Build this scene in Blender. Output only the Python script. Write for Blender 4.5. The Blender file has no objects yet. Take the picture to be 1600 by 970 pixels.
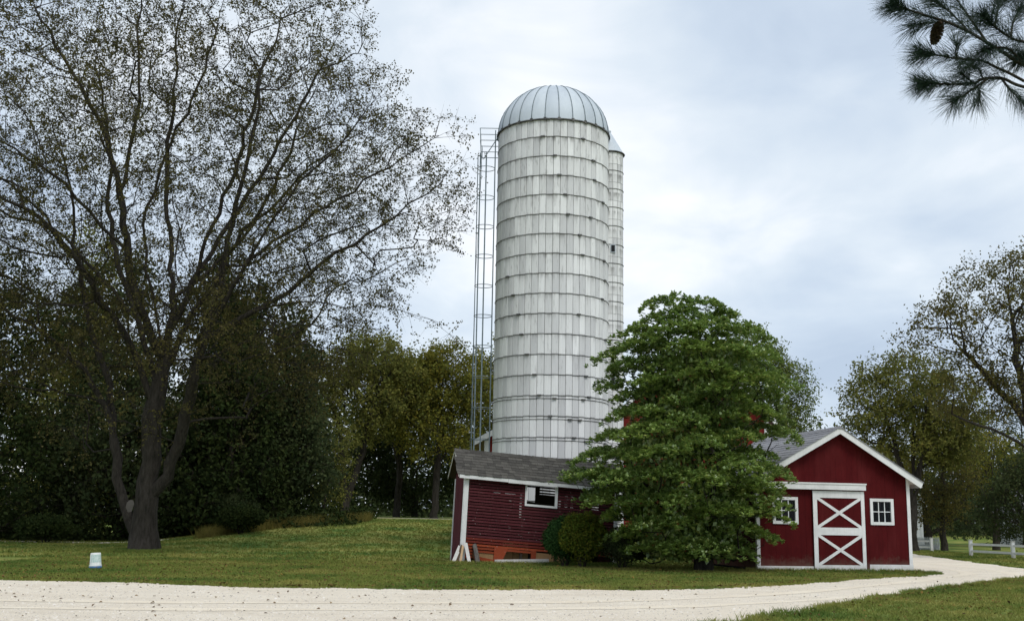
import bpy, math, random
import numpy as np
from mathutils import Vector, Matrix
from mathutils.geometry import tessellate_polygon

random.seed(7)
RNG = np.random.default_rng(11)
scene = bpy.context.scene
COL = scene.collection
R = math.radians

# ------------------------------------------------------------------ camera
FPX, PITCH, ROLL, EYE = 1755.0, R(10.65), 0.0172, 1.5
_R0 = np.array([1.0, 0, 0]); _U0 = np.array([0, -math.sin(PITCH), math.cos(PITCH)])
_FW = np.array([0, math.cos(PITCH), math.sin(PITCH)])
_CR = _R0 * math.cos(ROLL) + _U0 * math.sin(ROLL)
_CU = _U0 * math.cos(ROLL) - _R0 * math.sin(ROLL)
cam_d = bpy.data.cameras.new('camera')
cam_d.sensor_width = 36.0
cam_d.lens = 36.0 * FPX / 1600.0
cam_d.clip_start = 0.1
cam_d.clip_end = 6000
cam = bpy.data.objects.new('camera', cam_d)
COL.objects.link(cam)
cam.matrix_world = Matrix(((_CR[0], _CU[0], -_FW[0], 0), (_CR[1], _CU[1], -_FW[1], 0), (_CR[2], _CU[2], -_FW[2], EYE), (0, 0, 0, 1)))
scene.camera = cam
cam_d.dof.use_dof = True
cam_d.dof.focus_distance = 44.0
cam_d.dof.aperture_fstop = 8.5


def at(u, v, Y):
    """place surveyed from the photograph: the point at depth Y seen in direction (u, v)"""
    d = _FW * FPX + _CR * (u - 800) + _CU * (485 - v)
    return np.array([0, 0, EYE]) + d * (Y / d[1])


# ------------------------------------------------------------------ world: overcast sky
SUN_EL, SUN_AZ = R(52), R(25)      # soft sun behind the camera, to the right
world = bpy.data.worlds.new('World')
scene.world = world
world.use_nodes = True
nt = world.node_tree
nt.nodes.clear()


def N(tree, kind, **kw):
    n = tree.nodes.new(kind)
    for k, v in kw.items():
        if k.startswith('i_'):
            n.inputs[k[2:].replace('_', ' ')].default_value = v
        else:
            setattr(n, k, v)
    return n


def math_node(tree, op, a, b=None, clamp=False):
    n = tree.nodes.new('ShaderNodeMath'); n.operation = op; n.use_clamp = clamp
    for i, x in enumerate((a, b)):
        if x is None:
            continue
        if isinstance(x, (int, float)):
            n.inputs[i].default_value = x
        else:
            tree.links.new(x, n.inputs[i])
    return n.outputs[0]


def ramp(tree, fac, stops, interp='LINEAR'):
    n = tree.nodes.new('ShaderNodeValToRGB')
    cr = n.color_ramp; cr.interpolation = interp
    while len(cr.elements) < len(stops):
        cr.elements.new(0.5)
    for e, (p, c) in zip(cr.elements, stops):
        e.position = p
        e.color = (c[0], c[1], c[2], 1) if not isinstance(c, (int, float)) else (c, c, c, 1)
    tree.links.new(fac, n.inputs[0])
    return n.outputs[0]


def mixc(tree, fac, a, b, mode='MIX'):
    n = tree.nodes.new('ShaderNodeMix'); n.data_type = 'RGBA'; n.blend_type = mode
    for sock, x in ((n.inputs[0], fac), (n.inputs[6], a), (n.inputs[7], b)):
        if isinstance(x, (int, float)):
            sock.default_value = x
        elif isinstance(x, tuple):
            sock.default_value = (x[0], x[1], x[2], 1)
        else:
            tree.links.new(x, sock)
    return n.outputs[2]


sky = N(nt, 'ShaderNodeTexSky', sky_type='NISHITA', sun_disc=False, sun_elevation=SUN_EL, sun_rotation=math.pi - SUN_AZ)
tc = N(nt, 'ShaderNodeTexCoord')
sep = N(nt, 'ShaderNodeSeparateXYZ'); nt.links.new(tc.outputs['Generated'], sep.inputs[0])
den = math_node(nt, 'ADD', math_node(nt, 'MAXIMUM', sep.outputs[2], 0.0), 0.32)
comb = N(nt, 'ShaderNodeCombineXYZ')
nt.links.new(math_node(nt, 'DIVIDE', sep.outputs[0], den), comb.inputs[0])
nt.links.new(math_node(nt, 'DIVIDE', sep.outputs[1], den), comb.inputs[1])
mp = N(nt, 'ShaderNodeMapping'); nt.links.new(comb.outputs[0], mp.inputs[0])
mp.inputs['Location'].default_value = (-3.3, 5.1, 0.0)
mp.inputs['Rotation'].default_value = (0, 0, R(10))
n1 = N(nt, 'ShaderNodeTexNoise', i_Scale=1.25, i_Detail=5.0, i_Roughness=0.5, i_Distortion=0.35)
n2 = N(nt, 'ShaderNodeTexNoise', i_Scale=4.2, i_Detail=6.0, i_Roughness=0.52, i_Distortion=0.5)
nt.links.new(mp.outputs[0], n1.inputs['Vector']); nt.links.new(mp.outputs[0], n2.inputs['Vector'])
cl = math_node(nt, 'ADD', math_node(nt, 'MULTIPLY', n1.outputs[0], 0.72), math_node(nt, 'MULTIPLY', n2.outputs[0], 0.28))
cloud_col = ramp(nt, cl, [(0.34, (0.44, 0.525, 0.65)), (0.45, (0.555, 0.64, 0.745)), (0.54, (0.68, 0.75, 0.82)), (0.66, (0.94, 0.95, 0.97))])
skys = N(nt, 'ShaderNodeVectorMath', operation='SCALE'); skys.inputs['Scale'].default_value = 0.12
nt.links.new(sky.outputs[0], skys.inputs[0])
sky_mix = mixc(nt, 0.90, skys.outputs[0], cloud_col)
bg = N(nt, 'ShaderNodeBackground'); bg.inputs['Strength'].default_value = 1.0
nt.links.new(sky_mix, bg.inputs['Color'])
wo = N(nt, 'ShaderNodeOutputWorld'); nt.links.new(bg.outputs[0], wo.inputs['Surface'])

sun_d = bpy.data.lights.new('sun', 'SUN'); sun_d.energy = 1.35; sun_d.angle = R(22); sun_d.color = (1.0, 0.965, 0.91)
sun = bpy.data.objects.new('sun', sun_d); COL.objects.link(sun)
sdir = Vector((math.sin(SUN_AZ) * math.cos(SUN_EL), -math.cos(SUN_AZ) * math.cos(SUN_EL), math.sin(SUN_EL)))
sun.rotation_euler = sdir.to_track_quat('Z', 'Y').to_euler()

scene.view_settings.view_transform = 'Standard'
scene.view_settings.look = 'None'
scene.view_settings.exposure = 0.28
scene.view_settings.gamma = 1.0
scene.view_settings.use_curve_mapping = False
scene.render.engine = 'CYCLES'
scene.cycles.use_denoising = True
scene.cycles.max_bounces = 6
scene.cycles.diffuse_bounces = 3
scene.cycles.transparent_max_bounces = 8
scene.cycles.use_adaptive_sampling = True
scene.cycles.adaptive_threshold = 0.015

# ------------------------------------------------------------------ materials
MATS = {}


def new_mat(name):
    m = bpy.data.materials.new(name); m.use_nodes = True
    t = m.node_tree; t.nodes.clear()
    out = t.nodes.new('ShaderNodeOutputMaterial')
    MATS[name] = m
    return m, t, out


def coords(t, scale=(1, 1, 1), kind='Object'):
    c = t.nodes.new('ShaderNodeTexCoord'); mpn = t.nodes.new('ShaderNodeMapping')
    mpn.inputs['Scale'].default_value = scale
    t.links.new(c.outputs[kind], mpn.inputs[0])
    return mpn.outputs[0]


def world_pos(t, scale=(1, 1, 1)):
    c = t.nodes.new('ShaderNodeNewGeometry'); mpn = t.nodes.new('ShaderNodeMapping')
    mpn.inputs['Scale'].default_value = scale
    t.links.new(c.outputs['Position'], mpn.inputs[0])
    return mpn.outputs[0]


def noise(t, vec, scale, detail=4.0, rough=0.55, dist=0.0):
    n = t.nodes.new('ShaderNodeTexNoise')
    n.inputs['Scale'].default_value = scale; n.inputs['Detail'].default_value = detail
    n.inputs['Roughness'].default_value = rough; n.inputs['Distortion'].default_value = dist
    if vec is not None:
        t.links.new(vec, n.inputs['Vector'])
    return n.outputs[0]


def principled(t, out, col, rough=0.7, metal=0.0, bump=None, bump_str=0.3, bump_dist=0.01, spec=0.3):
    p = t.nodes.new('ShaderNodeBsdfPrincipled')
    if isinstance(col, tuple):
        p.inputs['Base Color'].default_value = (*col, 1)
    else:
        t.links.new(col, p.inputs['Base Color'])
    if isinstance(rough, (int, float)):
        p.inputs['Roughness'].default_value = rough
    else:
        t.links.new(rough, p.inputs['Roughness'])
    p.inputs['Metallic'].default_value = metal
    p.inputs['Specular IOR Level'].default_value = spec
    if bump is not None:
        b = t.nodes.new('ShaderNodeBump'); b.inputs['Strength'].default_value = bump_str; b.inputs['Distance'].default_value = bump_dist
        t.links.new(bump, b.inputs['Height']); t.links.new(b.outputs[0], p.inputs['Normal'])
    t.links.new(p.outputs[0], out.inputs['Surface'])
    return p


def obj_random(t):
    return t.nodes.new('ShaderNodeObjectInfo').outputs['Random']


def island_random(t):
    return t.nodes.new('ShaderNodeNewGeometry').outputs['Random Per Island']


def grass_color(t):
    v = world_pos(t)
    a = noise(t, v, 0.30, 4, 0.6); b = noise(t, v, 1.3, 4, 0.6); c = noise(t, v, 9.0, 3, 0.6)
    col = ramp(t, a, [(0.38, (0.080, 0.155, 0.032)), (0.50, (0.195, 0.230, 0.052)), (0.61, (0.300, 0.292, 0.082))])
    col = mixc(t, ramp(t, b, [(0.46, 0.0), (0.66, 0.60)]), col, (0.085, 0.155, 0.030))
    col = mixc(t, ramp(t, c, [(0.56, 0.0), (0.76, 0.45)]), col, (0.19, 0.14, 0.06))
    return col


def make_materials():
    # lawn and blades share one colour field
    m, t, o = new_mat('lawn')
    v = world_pos(t)
    principled(t, o, grass_color(t), 0.95, bump=noise(t, v, 28, 5, 0.7), bump_str=0.9, bump_dist=0.05, spec=0.1)
    m, t, o = new_mat('blade')
    r_ = island_random(t)
    col = mixc(t, ramp(t, r_, [(0.0, 0.0), (0.7, 0.25), (1.0, 0.65)]), grass_color(t), (0.24, 0.22, 0.075))
    d = t.nodes.new('ShaderNodeBsdfDiffuse'); t.links.new(col, d.inputs[0])
    tr = t.nodes.new('ShaderNodeBsdfTranslucent'); t.links.new(col, tr.inputs[0])
    mx = t.nodes.new('ShaderNodeMixShader'); mx.inputs[0].default_value = 0.3
    t.links.new(d.outputs[0], mx.inputs[1]); t.links.new(tr.outputs[0], mx.inputs[2]); t.links.new(mx.outputs[0], o.inputs[0])
    # crushed limestone
    m, t, o = new_mat('gravel')
    v = world_pos(t); vs = world_pos(t, (0.35, 1.6, 1))
    a = noise(t, v, 0.5, 4); b = noise(t, v, 38, 4, 0.7); c = noise(t, vs, 1.1, 4, 0.6)
    col = ramp(t, a, [(0.3, (0.79, 0.69, 0.545)), (0.7, (0.89, 0.80, 0.655))])
    col = mixc(t, ramp(t, b, [(0.42, 0.55), (0.58, 0.0)]), col, (0.58, 0.51, 0.43))
    col = mixc(t, ramp(t, c, [(0.50, 0.0), (0.70, 0.45)]), col, (0.60, 0.52, 0.42))
    principled(t, o, col, 0.95, bump=noise(t, v, 60, 5, 0.75), bump_str=0.7, bump_dist=0.03, spec=0.15)
    m, t, o = new_mat('gravel_packed')
    v = world_pos(t); b = noise(t, v, 30, 4, 0.7); a = noise(t, v, 1.1, 4)
    col = ramp(t, a, [(0.3, (0.75, 0.65, 0.505)), (0.7, (0.86, 0.77, 0.62))])
    col = mixc(t, ramp(t, b, [(0.42, 0.4), (0.58, 0.0)]), col, (0.56, 0.48, 0.39))
    principled(t, o, col, 0.95, bump=noise(t, v, 50, 4, 0.7), bump_str=0.5, bump_dist=0.02, spec=0.15)
    m, t, o = new_mat('soil'); v = world_pos(t)  # dark brown earth, its darkness also stands in for contact shade
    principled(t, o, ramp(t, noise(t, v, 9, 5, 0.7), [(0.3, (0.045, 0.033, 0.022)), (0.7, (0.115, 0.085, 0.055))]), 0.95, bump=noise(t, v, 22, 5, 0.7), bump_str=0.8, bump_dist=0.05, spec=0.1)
    m, t, o = new_mat('stone'); principled(t, o, ramp(t, island_random(t), [(0, (0.42, 0.37, 0.31)), (0.5, (0.66, 0.59, 0.50)), (1, (0.82, 0.76, 0.68))]), 0.9, spec=0.15)
    # paints and woods
    def painted(name, base, worn, dirt=0.25, rough=0.65, grain=(1, 1, 0.06), gscale=26, rand=0.18, chip=0.0, splash=False):
        m, t, o = new_mat(name)
        v = coords(t, grain); v2 = world_pos(t)
        g = noise(t, v, gscale, 5, 0.6); d_ = noise(t, v2, 2.3, 5, 0.65)
        col = mixc(t, ramp(t, g, [(0.35, 0.0), (0.75, dirt)]), base, worn)
        col = mixc(t, ramp(t, d_, [(0.45, 0.0), (0.75, dirt)]), col, tuple(x * 0.6 for x in base))
        if chip:
            ch = noise(t, world_pos(t, (1, 1, 3)), 9.0, 4, 0.6)
            col = mixc(t, ramp(t, ch, [(0.675, 0.0), (0.70, chip)]), col, (0.45, 0.42, 0.40))
        if splash == 0.5:
            gz = t.nodes.new('ShaderNodeNewGeometry'); sz = t.nodes.new('ShaderNodeSeparateXYZ'); t.links.new(gz.outputs['Position'], sz.inputs[0])
            hz = math_node(t, 'ADD', sz.outputs[2], math_node(t, 'MULTIPLY', noise(t, v2, 7.0, 5, 0.7), 0.5))
            col = mixc(t, ramp(t, hz, [(0.22, 0.6), (0.50, 0.0)]), col, (0.36, 0.31, 0.24))
        elif splash:
            # rain-splashed soil on the lowest boards, faded patches higher up
            gz = t.nodes.new('ShaderNodeNewGeometry'); sz = t.nodes.new('ShaderNodeSeparateXYZ'); t.links.new(gz.outputs['Position'], sz.inputs[0])
            hz = math_node(t, 'ADD', math_node(t, 'MULTIPLY', sz.outputs[2], 1.0), math_node(t, 'MULTIPLY', noise(t, v2, 5.0, 5, 0.7), 0.9))
            col = mixc(t, ramp(t, hz, [(0.45, 0.55), (0.95, 0.0)]), col, (0.16, 0.13, 0.10))
            fd = noise(t, world_pos(t, (1, 1, 0.3)), 1.3, 4, 0.6)
            col = mixc(t, ramp(t, fd, [(0.50, 0.0), (0.75, 0.30)]), col, (0.17, 0.028, 0.028))
        rr = obj_random(t)
        k = ramp(t, rr, [(0.0, 1.0 - rand), (1.0, 1.0)])
        col = mixc(t, 1.0, col, k, 'MULTIPLY')
        principled(t, o, col, rough, bump=g, bump_str=0.25, bump_dist=0.004, spec=0.12)
    painted('barn_red', (0.082, 0.0048, 0.0060), (0.058, 0.0044, 0.0056), 0.6, 0.8, rand=0.10, splash=True)
    painted('big_barn_red', (0.210, 0.022, 0.018), (0.13, 0.016, 0.014), 0.5, 0.75, rand=0.2)
    painted('crib_red', (0.092, 0.020, 0.026), (0.16, 0.06, 0.06), 0.5, 0.85, grain=(0.06, 1, 1), rand=0.32, chip=0.9)
    painted('crib_glow_mid', (0.190, 0.034, 0.024), (0.15, 0.04, 0.03), 0.5, 0.85, grain=(0.06, 1, 1), rand=0.3, chip=0.8)  # half-way tone where the painted warm glow fades into the maroon
    painted('crib_glow_orange', (0.30, 0.060, 0.025), (0.24, 0.06, 0.03), 0.5, 0.85, grain=(0.06, 1, 1), rand=0.3, chip=0.6)  # warm glow over the lower crib boards, put into their colour
    painted('crib_end', (0.115, 0.028, 0.040), (0.14, 0.042, 0.052), 0.4, 0.8, rand=0.1)
    painted('crib_inside', (0.060, 0.045, 0.035), (0.09, 0.07, 0.05), 0.5, 0.9, rand=0.4)
    painted('white_paint', (0.80, 0.80, 0.80), (0.64, 0.64, 0.62), 0.45, 0.6, rand=0.07, splash=0.5)
    painted('old_white', (0.72, 0.70, 0.67), (0.45, 0.42, 0.38), 0.6, 0.8, rand=0.15)
    painted('plywood', (0.36, 0.22, 0.11), (0.26, 0.15, 0.075), 0.5, 0.85, rand=0.2)
    painted('fresh_wood', (0.62, 0.42, 0.25), (0.5, 0.32, 0.18), 0.4, 0.8, rand=0.1)
    painted('brown_wood', (0.13, 0.085, 0.055), (0.09, 0.06, 0.04), 0.5, 0.85, rand=0.2)
    painted('house_white', (0.62, 0.64, 0.66), (0.55, 0.57, 0.6), 0.3, 0.7, rand=0.05)
    # shingles
    for nm, c0, c1 in (('shingle_old', (0.045, 0.042, 0.038), (0.115, 0.108, 0.095)), ('shingle_grey', (0.20, 0.20, 0.215), (0.34, 0.34, 0.36))):
        m, t, o = new_mat(nm)
        v = world_pos(t)
        g = noise(t, v, 14, 5, 0.7); g2 = noise(t, v, 90, 3, 0.7)
        rr = obj_random(t)
        fac = math_node(t, 'ADD', math_node(t, 'MULTIPLY', rr, 0.5), math_node(t, 'MULTIPLY', g, 0.5))
        col = ramp(t, fac, [(0.15, c0), (0.85, c1)])
        col = mixc(t, ramp(t, g2, [(0.62, 0.0), (0.72, 0.55)]), col, tuple(min(1, x * 1.9) for x in c1))
        principled(t, o, col, 0.93, bump=g2, bump_str=0.5, bump_dist=0.01, spec=0.15)
    # concrete staves
    for nm, use_island in (('stave_concrete', False), ('stave_concrete_field', True)):
        m, t, o = new_mat(nm)
        rr = island_random(t) if use_island else obj_random(t)
        v = world_pos(t)
        vstr = world_pos(t, (1, 1, 0.10)); vfine = world_pos(t, (1, 1, 0.03))
        st = noise(t, vstr, 5.5, 5, 0.65, 0.1); fi = noise(t, vfine, 22, 4, 0.6); sp = noise(t, v, 30, 4, 0.7); big = noise(t, v, 0.35, 3)
        col = ramp(t, rr, [(0.0, (0.60, 0.60, 0.605)), (0.5, (0.74, 0.74, 0.735)), (1.0, (0.87, 0.87, 0.865))])
        col = mixc(t, ramp(t, fi, [(0.52, 0.0), (0.74, 0.30)]), col, (0.42, 0.42, 0.41))
        # grime running down from the hoops
        gz = t.nodes.new('ShaderNodeNewGeometry'); sz = t.nodes.new('ShaderNodeSeparateXYZ'); t.links.new(gz.outputs['Position'], sz.inputs[0])
        fr = math_node(t, 'FRACT', math_node(t, 'DIVIDE', math_node(t, 'SUBTRACT', sz.outputs[2], 18.80 - 0.866 * 30), 0.866))
        below = ramp(t, fr, [(0.0, 0.45), (0.06, 0.05), (0.35, 0.0), (0.72, 0.22), (0.96, 1.0), (1.0, 1.0)])
        grime = math_node(t, 'MULTIPLY', ramp(t, st, [(0.42, 0.0), (0.60, 1.0)]), below)
        zk = ramp(t, math_node(t, 'DIVIDE', sz.outputs[2], 19.0), [(0.25, 0.25), (0.55, 0.7), (0.95, 1.0)])
        amt = math_node(t, 'MULTIPLY', math_node(t, 'MULTIPLY', grime, ramp(t, big, [(0.35, 0.5), (0.65, 1.0)])), zk)
        col = mixc(t, math_node(t, 'MULTIPLY', amt, 0.92), col, (0.15, 0.145, 0.135))
        str2 = noise(t, world_pos(t, (1, 1, 0.16)), 9.0, 4, 0.7)
        col = mixc(t, math_node(t, 'MULTIPLY', ramp(t, str2, [(0.56, 0.0), (0.70, 0.55)]), zk), col, (0.20, 0.195, 0.18))
        col = mixc(t, ramp(t, sp, [(0.60, 0.0), (0.74, 0.30)]), col, (0.36, 0.35, 0.33))
        principled(t, o, col, 0.85, bump=sp, bump_str=0.2, bump_dist=0.004, spec=0.2)
    m, t, o = new_mat('joint_dark'); principled(t, o, (0.11, 0.108, 0.10), 0.95)
    m, t, o = new_mat('hoop_steel'); v = world_pos(t)
    principled(t, o, ramp(t, noise(t, v, 6, 4), [(0.3, (0.06, 0.062, 0.064)), (0.7, (0.16, 0.155, 0.145))]), 0.6, 0.35)
    m, t, o = new_mat('galvanized'); v = world_pos(t, (1, 1, 0.35)); rr = obj_random(t)
    g = noise(t, v, 3.5, 5, 0.6)
    col = ramp(t, math_node(t, 'ADD', math_node(t, 'MULTIPLY', rr, 0.35), math_node(t, 'MULTIPLY', g, 0.65)), [(0.2, (0.46, 0.51, 0.56)), (0.8, (0.62, 0.67, 0.71))])
    principled(t, o, col, ramp(t, g, [(0.3, 0.58), (0.7, 0.72)]), 0.25)
    m, t, o = new_mat('cage_steel'); v = world_pos(t)
    principled(t, o, ramp(t, noise(t, v, 3, 4), [(0.3, (0.11, 0.145, 0.16)), (0.7, (0.22, 0.27, 0.29))]), 0.5, 0.3)
    m, t, o = new_mat('window_glass')
    gl = N(t, 'ShaderNodeBsdfGlossy'); gl.inputs['Roughness'].default_value = 0.03; gl.inputs['Color'].default_value = (0.9, 0.9, 0.9, 1)
    tp = N(t, 'ShaderNodeBsdfTransparent'); tp.inputs['Color'].default_value = (0.75, 0.8, 0.8, 1)
    fz = N(t, 'ShaderNodeFresnel'); fz.inputs['IOR'].default_value = 1.22
    mx = N(t, 'ShaderNodeMixShader'); t.links.new(fz.outputs[0], mx.inputs[0]); t.links.new(tp.outputs[0], mx.inputs[1]); t.links.new(gl.outputs[0], mx.inputs[2]); t.links.new(mx.outputs[0], o.inputs[0])
    m, t, o = new_mat('dark_inside'); principled(t, o, (0.02, 0.02, 0.022), 0.9)
    # bark
    for nm, c0, c1 in (('bark_grey', (0.018, 0.016, 0.0135), (0.058, 0.051, 0.043)), ('bark_dark', (0.025, 0.021, 0.017), (0.07, 0.06, 0.048)), ('bark_pale', (0.07, 0.062, 0.055), (0.19, 0.175, 0.155))):
        m, t, o = new_mat(nm); v = world_pos(t, (1, 1, 0.22))
        g = noise(t, v, 9, 6, 0.7, 0.4)
        principled(t, o, ramp(t, g, [(0.32, c0), (0.68, c1)]), 0.95, bump=g, bump_str=0.9, bump_dist=0.05, spec=0.1)

    def leaf(name, cols, trans=0.25, gloss=0.0, rough=0.4):
        m, t, o = new_mat(name)
        rr = island_random(t)
        col = ramp(t, rr, [((i / max(1, len(cols) - 1)), c) for i, c in enumerate(cols)])
        pn = noise(t, world_pos(t), 0.55, 3)
        col = mixc(t, 1.0, col, ramp(t, pn, [(0.3, (0.75, 0.80, 0.80)), (0.7, (1.25, 1.18, 1.0))]), 'MULTIPLY')
        d = t.nodes.new('ShaderNodeBsdfDiffuse'); t.links.new(col, d.inputs[0])
        tr = t.nodes.new('ShaderNodeBsdfTranslucent'); t.links.new(col, tr.inputs[0])
        mx = t.nodes.new('ShaderNodeMixShader'); mx.inputs[0].default_value = trans
        t.links.new(d.outputs[0], mx.inputs[1]); t.links.new(tr.outputs[0], mx.inputs[2])
        last = mx.outputs[0]
        if gloss:
            g = t.nodes.new('ShaderNodeBsdfGlossy'); g.inputs['Roughness'].default_value = rough
            mg = t.nodes.new('ShaderNodeMixShader'); mg.inputs[0].default_value = gloss
            t.links.new(last, mg.inputs[1]); t.links.new(g.outputs[0], mg.inputs[2]); last = mg.outputs[0]
        t.links.new(last, o.inputs[0])
    leaf('leaf_maple', [(0.060, 0.060, 0.028), (0.090, 0.088, 0.034), (0.112, 0.100, 0.038), (0.074, 0.070, 0.038), (0.125, 0.102, 0.048)], 0.35)
    leaf('leaf_magnolia', [(0.130, 0.215, 0.052), (0.195, 0.300, 0.076), (0.260, 0.355, 0.094), (0.158, 0.248, 0.062), (0.33, 0.37, 0.105)], 0.30, 0.07, 0.40)
    leaf('leaf_evergreen', [(0.020, 0.032, 0.013), (0.032, 0.048, 0.018), (0.044, 0.058, 0.020), (0.026, 0.038, 0.017)], 0.15)
    leaf('leaf_olive', [(0.125, 0.145, 0.042), (0.175, 0.185, 0.052), (0.21, 0.195, 0.056), (0.105, 0.13, 0.044)], 0.40)
    leaf('leaf_midgreen', [(0.095, 0.135, 0.042), (0.14, 0.185, 0.052), (0.18, 0.21, 0.058)], 0.3)
    leaf('leaf_brown', [(0.110, 0.100, 0.040), (0.140, 0.122, 0.044), (0.090, 0.100, 0.042), (0.165, 0.130, 0.042)], 0.38)
    leaf('leaf_yellow', [(0.150, 0.160, 0.038), (0.21, 0.20, 0.040), (0.115, 0.14, 0.040), (0.25, 0.20, 0.036)], 0.40)
    leaf('leaf_darkgreen', [(0.040, 0.058, 0.028), (0.058, 0.078, 0.036), (0.074, 0.088, 0.04)], 0.3)
    leaf('leaf_boxwood', [(0.020, 0.050, 0.018), (0.034, 0.075, 0.024), (0.046, 0.095, 0.03)], 0.15)
    leaf('leaf_goldshrub', [(0.075, 0.12, 0.02), (0.12, 0.16, 0.028), (0.18, 0.175, 0.03), (0.06, 0.10, 0.024)], 0.25)
    leaf('leaf_litter', [(0.10, 0.06, 0.03), (0.16, 0.09, 0.04), (0.07, 0.05, 0.03), (0.24, 0.15, 0.05), (0.11, 0.08, 0.05)], 0.0)
    leaf('tall_grass', [(0.16, 0.14, 0.045), (0.22, 0.18, 0.06), (0.10, 0.11, 0.03)], 0.3)
    leaf('needle', [(0.020, 0.042, 0.030), (0.030, 0.055, 0.036), (0.016, 0.034, 0.026)], 0.15, 0.05)
    m, t, o = new_mat('cone_scale'); principled(t, o, ramp(t, island_random(t), [(0, (0.05, 0.032, 0.022)), (1, (0.11, 0.075, 0.05))]), 0.85)
    # bucket
    m, t, o = new_mat('bucket_plastic'); v = world_pos(t)
    principled(t, o, mixc(t, ramp(t, noise(t, v, 9, 5), [(0.5, 0), (0.75, 0.5)]), (0.78, 0.79, 0.76), (0.5, 0.47, 0.4)), 0.45)
    m, t, o = new_mat('bucket_label'); v = world_pos(t)
    principled(t, o, ramp(t, noise(t, v, 26, 4, 0.6, 0.6), [(0.42, (0.62, 0.70, 0.66)), (0.5, (0.40, 0.56, 0.52)), (0.58, (0.70, 0.74, 0.70)), (0.66, (0.10, 0.28, 0.32))], 'CONSTANT'), 0.5)
    m, t, o = new_mat('bucket_blue'); principled(t, o, (0.05, 0.15, 0.36), 0.45)
    m, t, o = new_mat('scar_wood'); principled(t, o, (0.10, 0.09, 0.08), 0.9)


make_materials()

# ------------------------------------------------------------------ mesh helpers


def finish(o, parent=None, label=None, cat=None, group=None, kind=None):
    if o.name not in COL.objects:
        COL.objects.link(o)
    if parent is not None:
        o.parent = parent
    if label: o['label'] = label
    if cat: o['category'] = cat
    if group: o['group'] = group
    if kind: o['kind'] = kind
    return o


def empty(name, loc=(0, 0, 0), rz=0.0, parent=None, **kw):
    o = bpy.data.objects.new(name, None)
    o.location = loc; o.rotation_euler = (0, 0, rz); o.empty_display_size = 0.2
    return finish(o, parent, **kw)


def np_mesh(name, verts, quads=None, tris=None, smooth=False):
    verts = np.asarray(verts, dtype=np.float32)
    nq = 0 if quads is None else len(quads); ntri = 0 if tris is None else len(tris)
    me = bpy.data.meshes.new(name)
    me.vertices.add(len(verts)); me.vertices.foreach_set('co', verts.ravel())
    loops = []; starts = []; off = 0
    if nq:
        loops.append(np.asarray(quads, dtype=np.int32).ravel()); starts.append(np.arange(nq, dtype=np.int32) * 4); off = nq * 4
    if ntri:
        loops.append(np.asarray(tris, dtype=np.int32).ravel()); starts.append(off + np.arange(ntri, dtype=np.int32) * 3)
    lp = np.concatenate(loops); stt = np.concatenate(starts)
    me.loops.add(len(lp)); me.loops.foreach_set('vertex_index', lp)
    me.polygons.add(nq + ntri); me.polygons.foreach_set('loop_start', stt)
    if smooth:
        me.polygons.foreach_set('use_smooth', np.ones(nq + ntri, dtype=bool))
    me.update(calc_edges=True)
    return me


def link_mesh(name, me, mat, parent=None, loc=None, **kw):
    if mat is not None and len(me.materials) == 0:
        me.materials.append(MATS[mat])
    o = bpy.data.objects.new(name, me)
    if loc is not None:
        o.location = loc
    return finish(o, parent, **kw)


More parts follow.
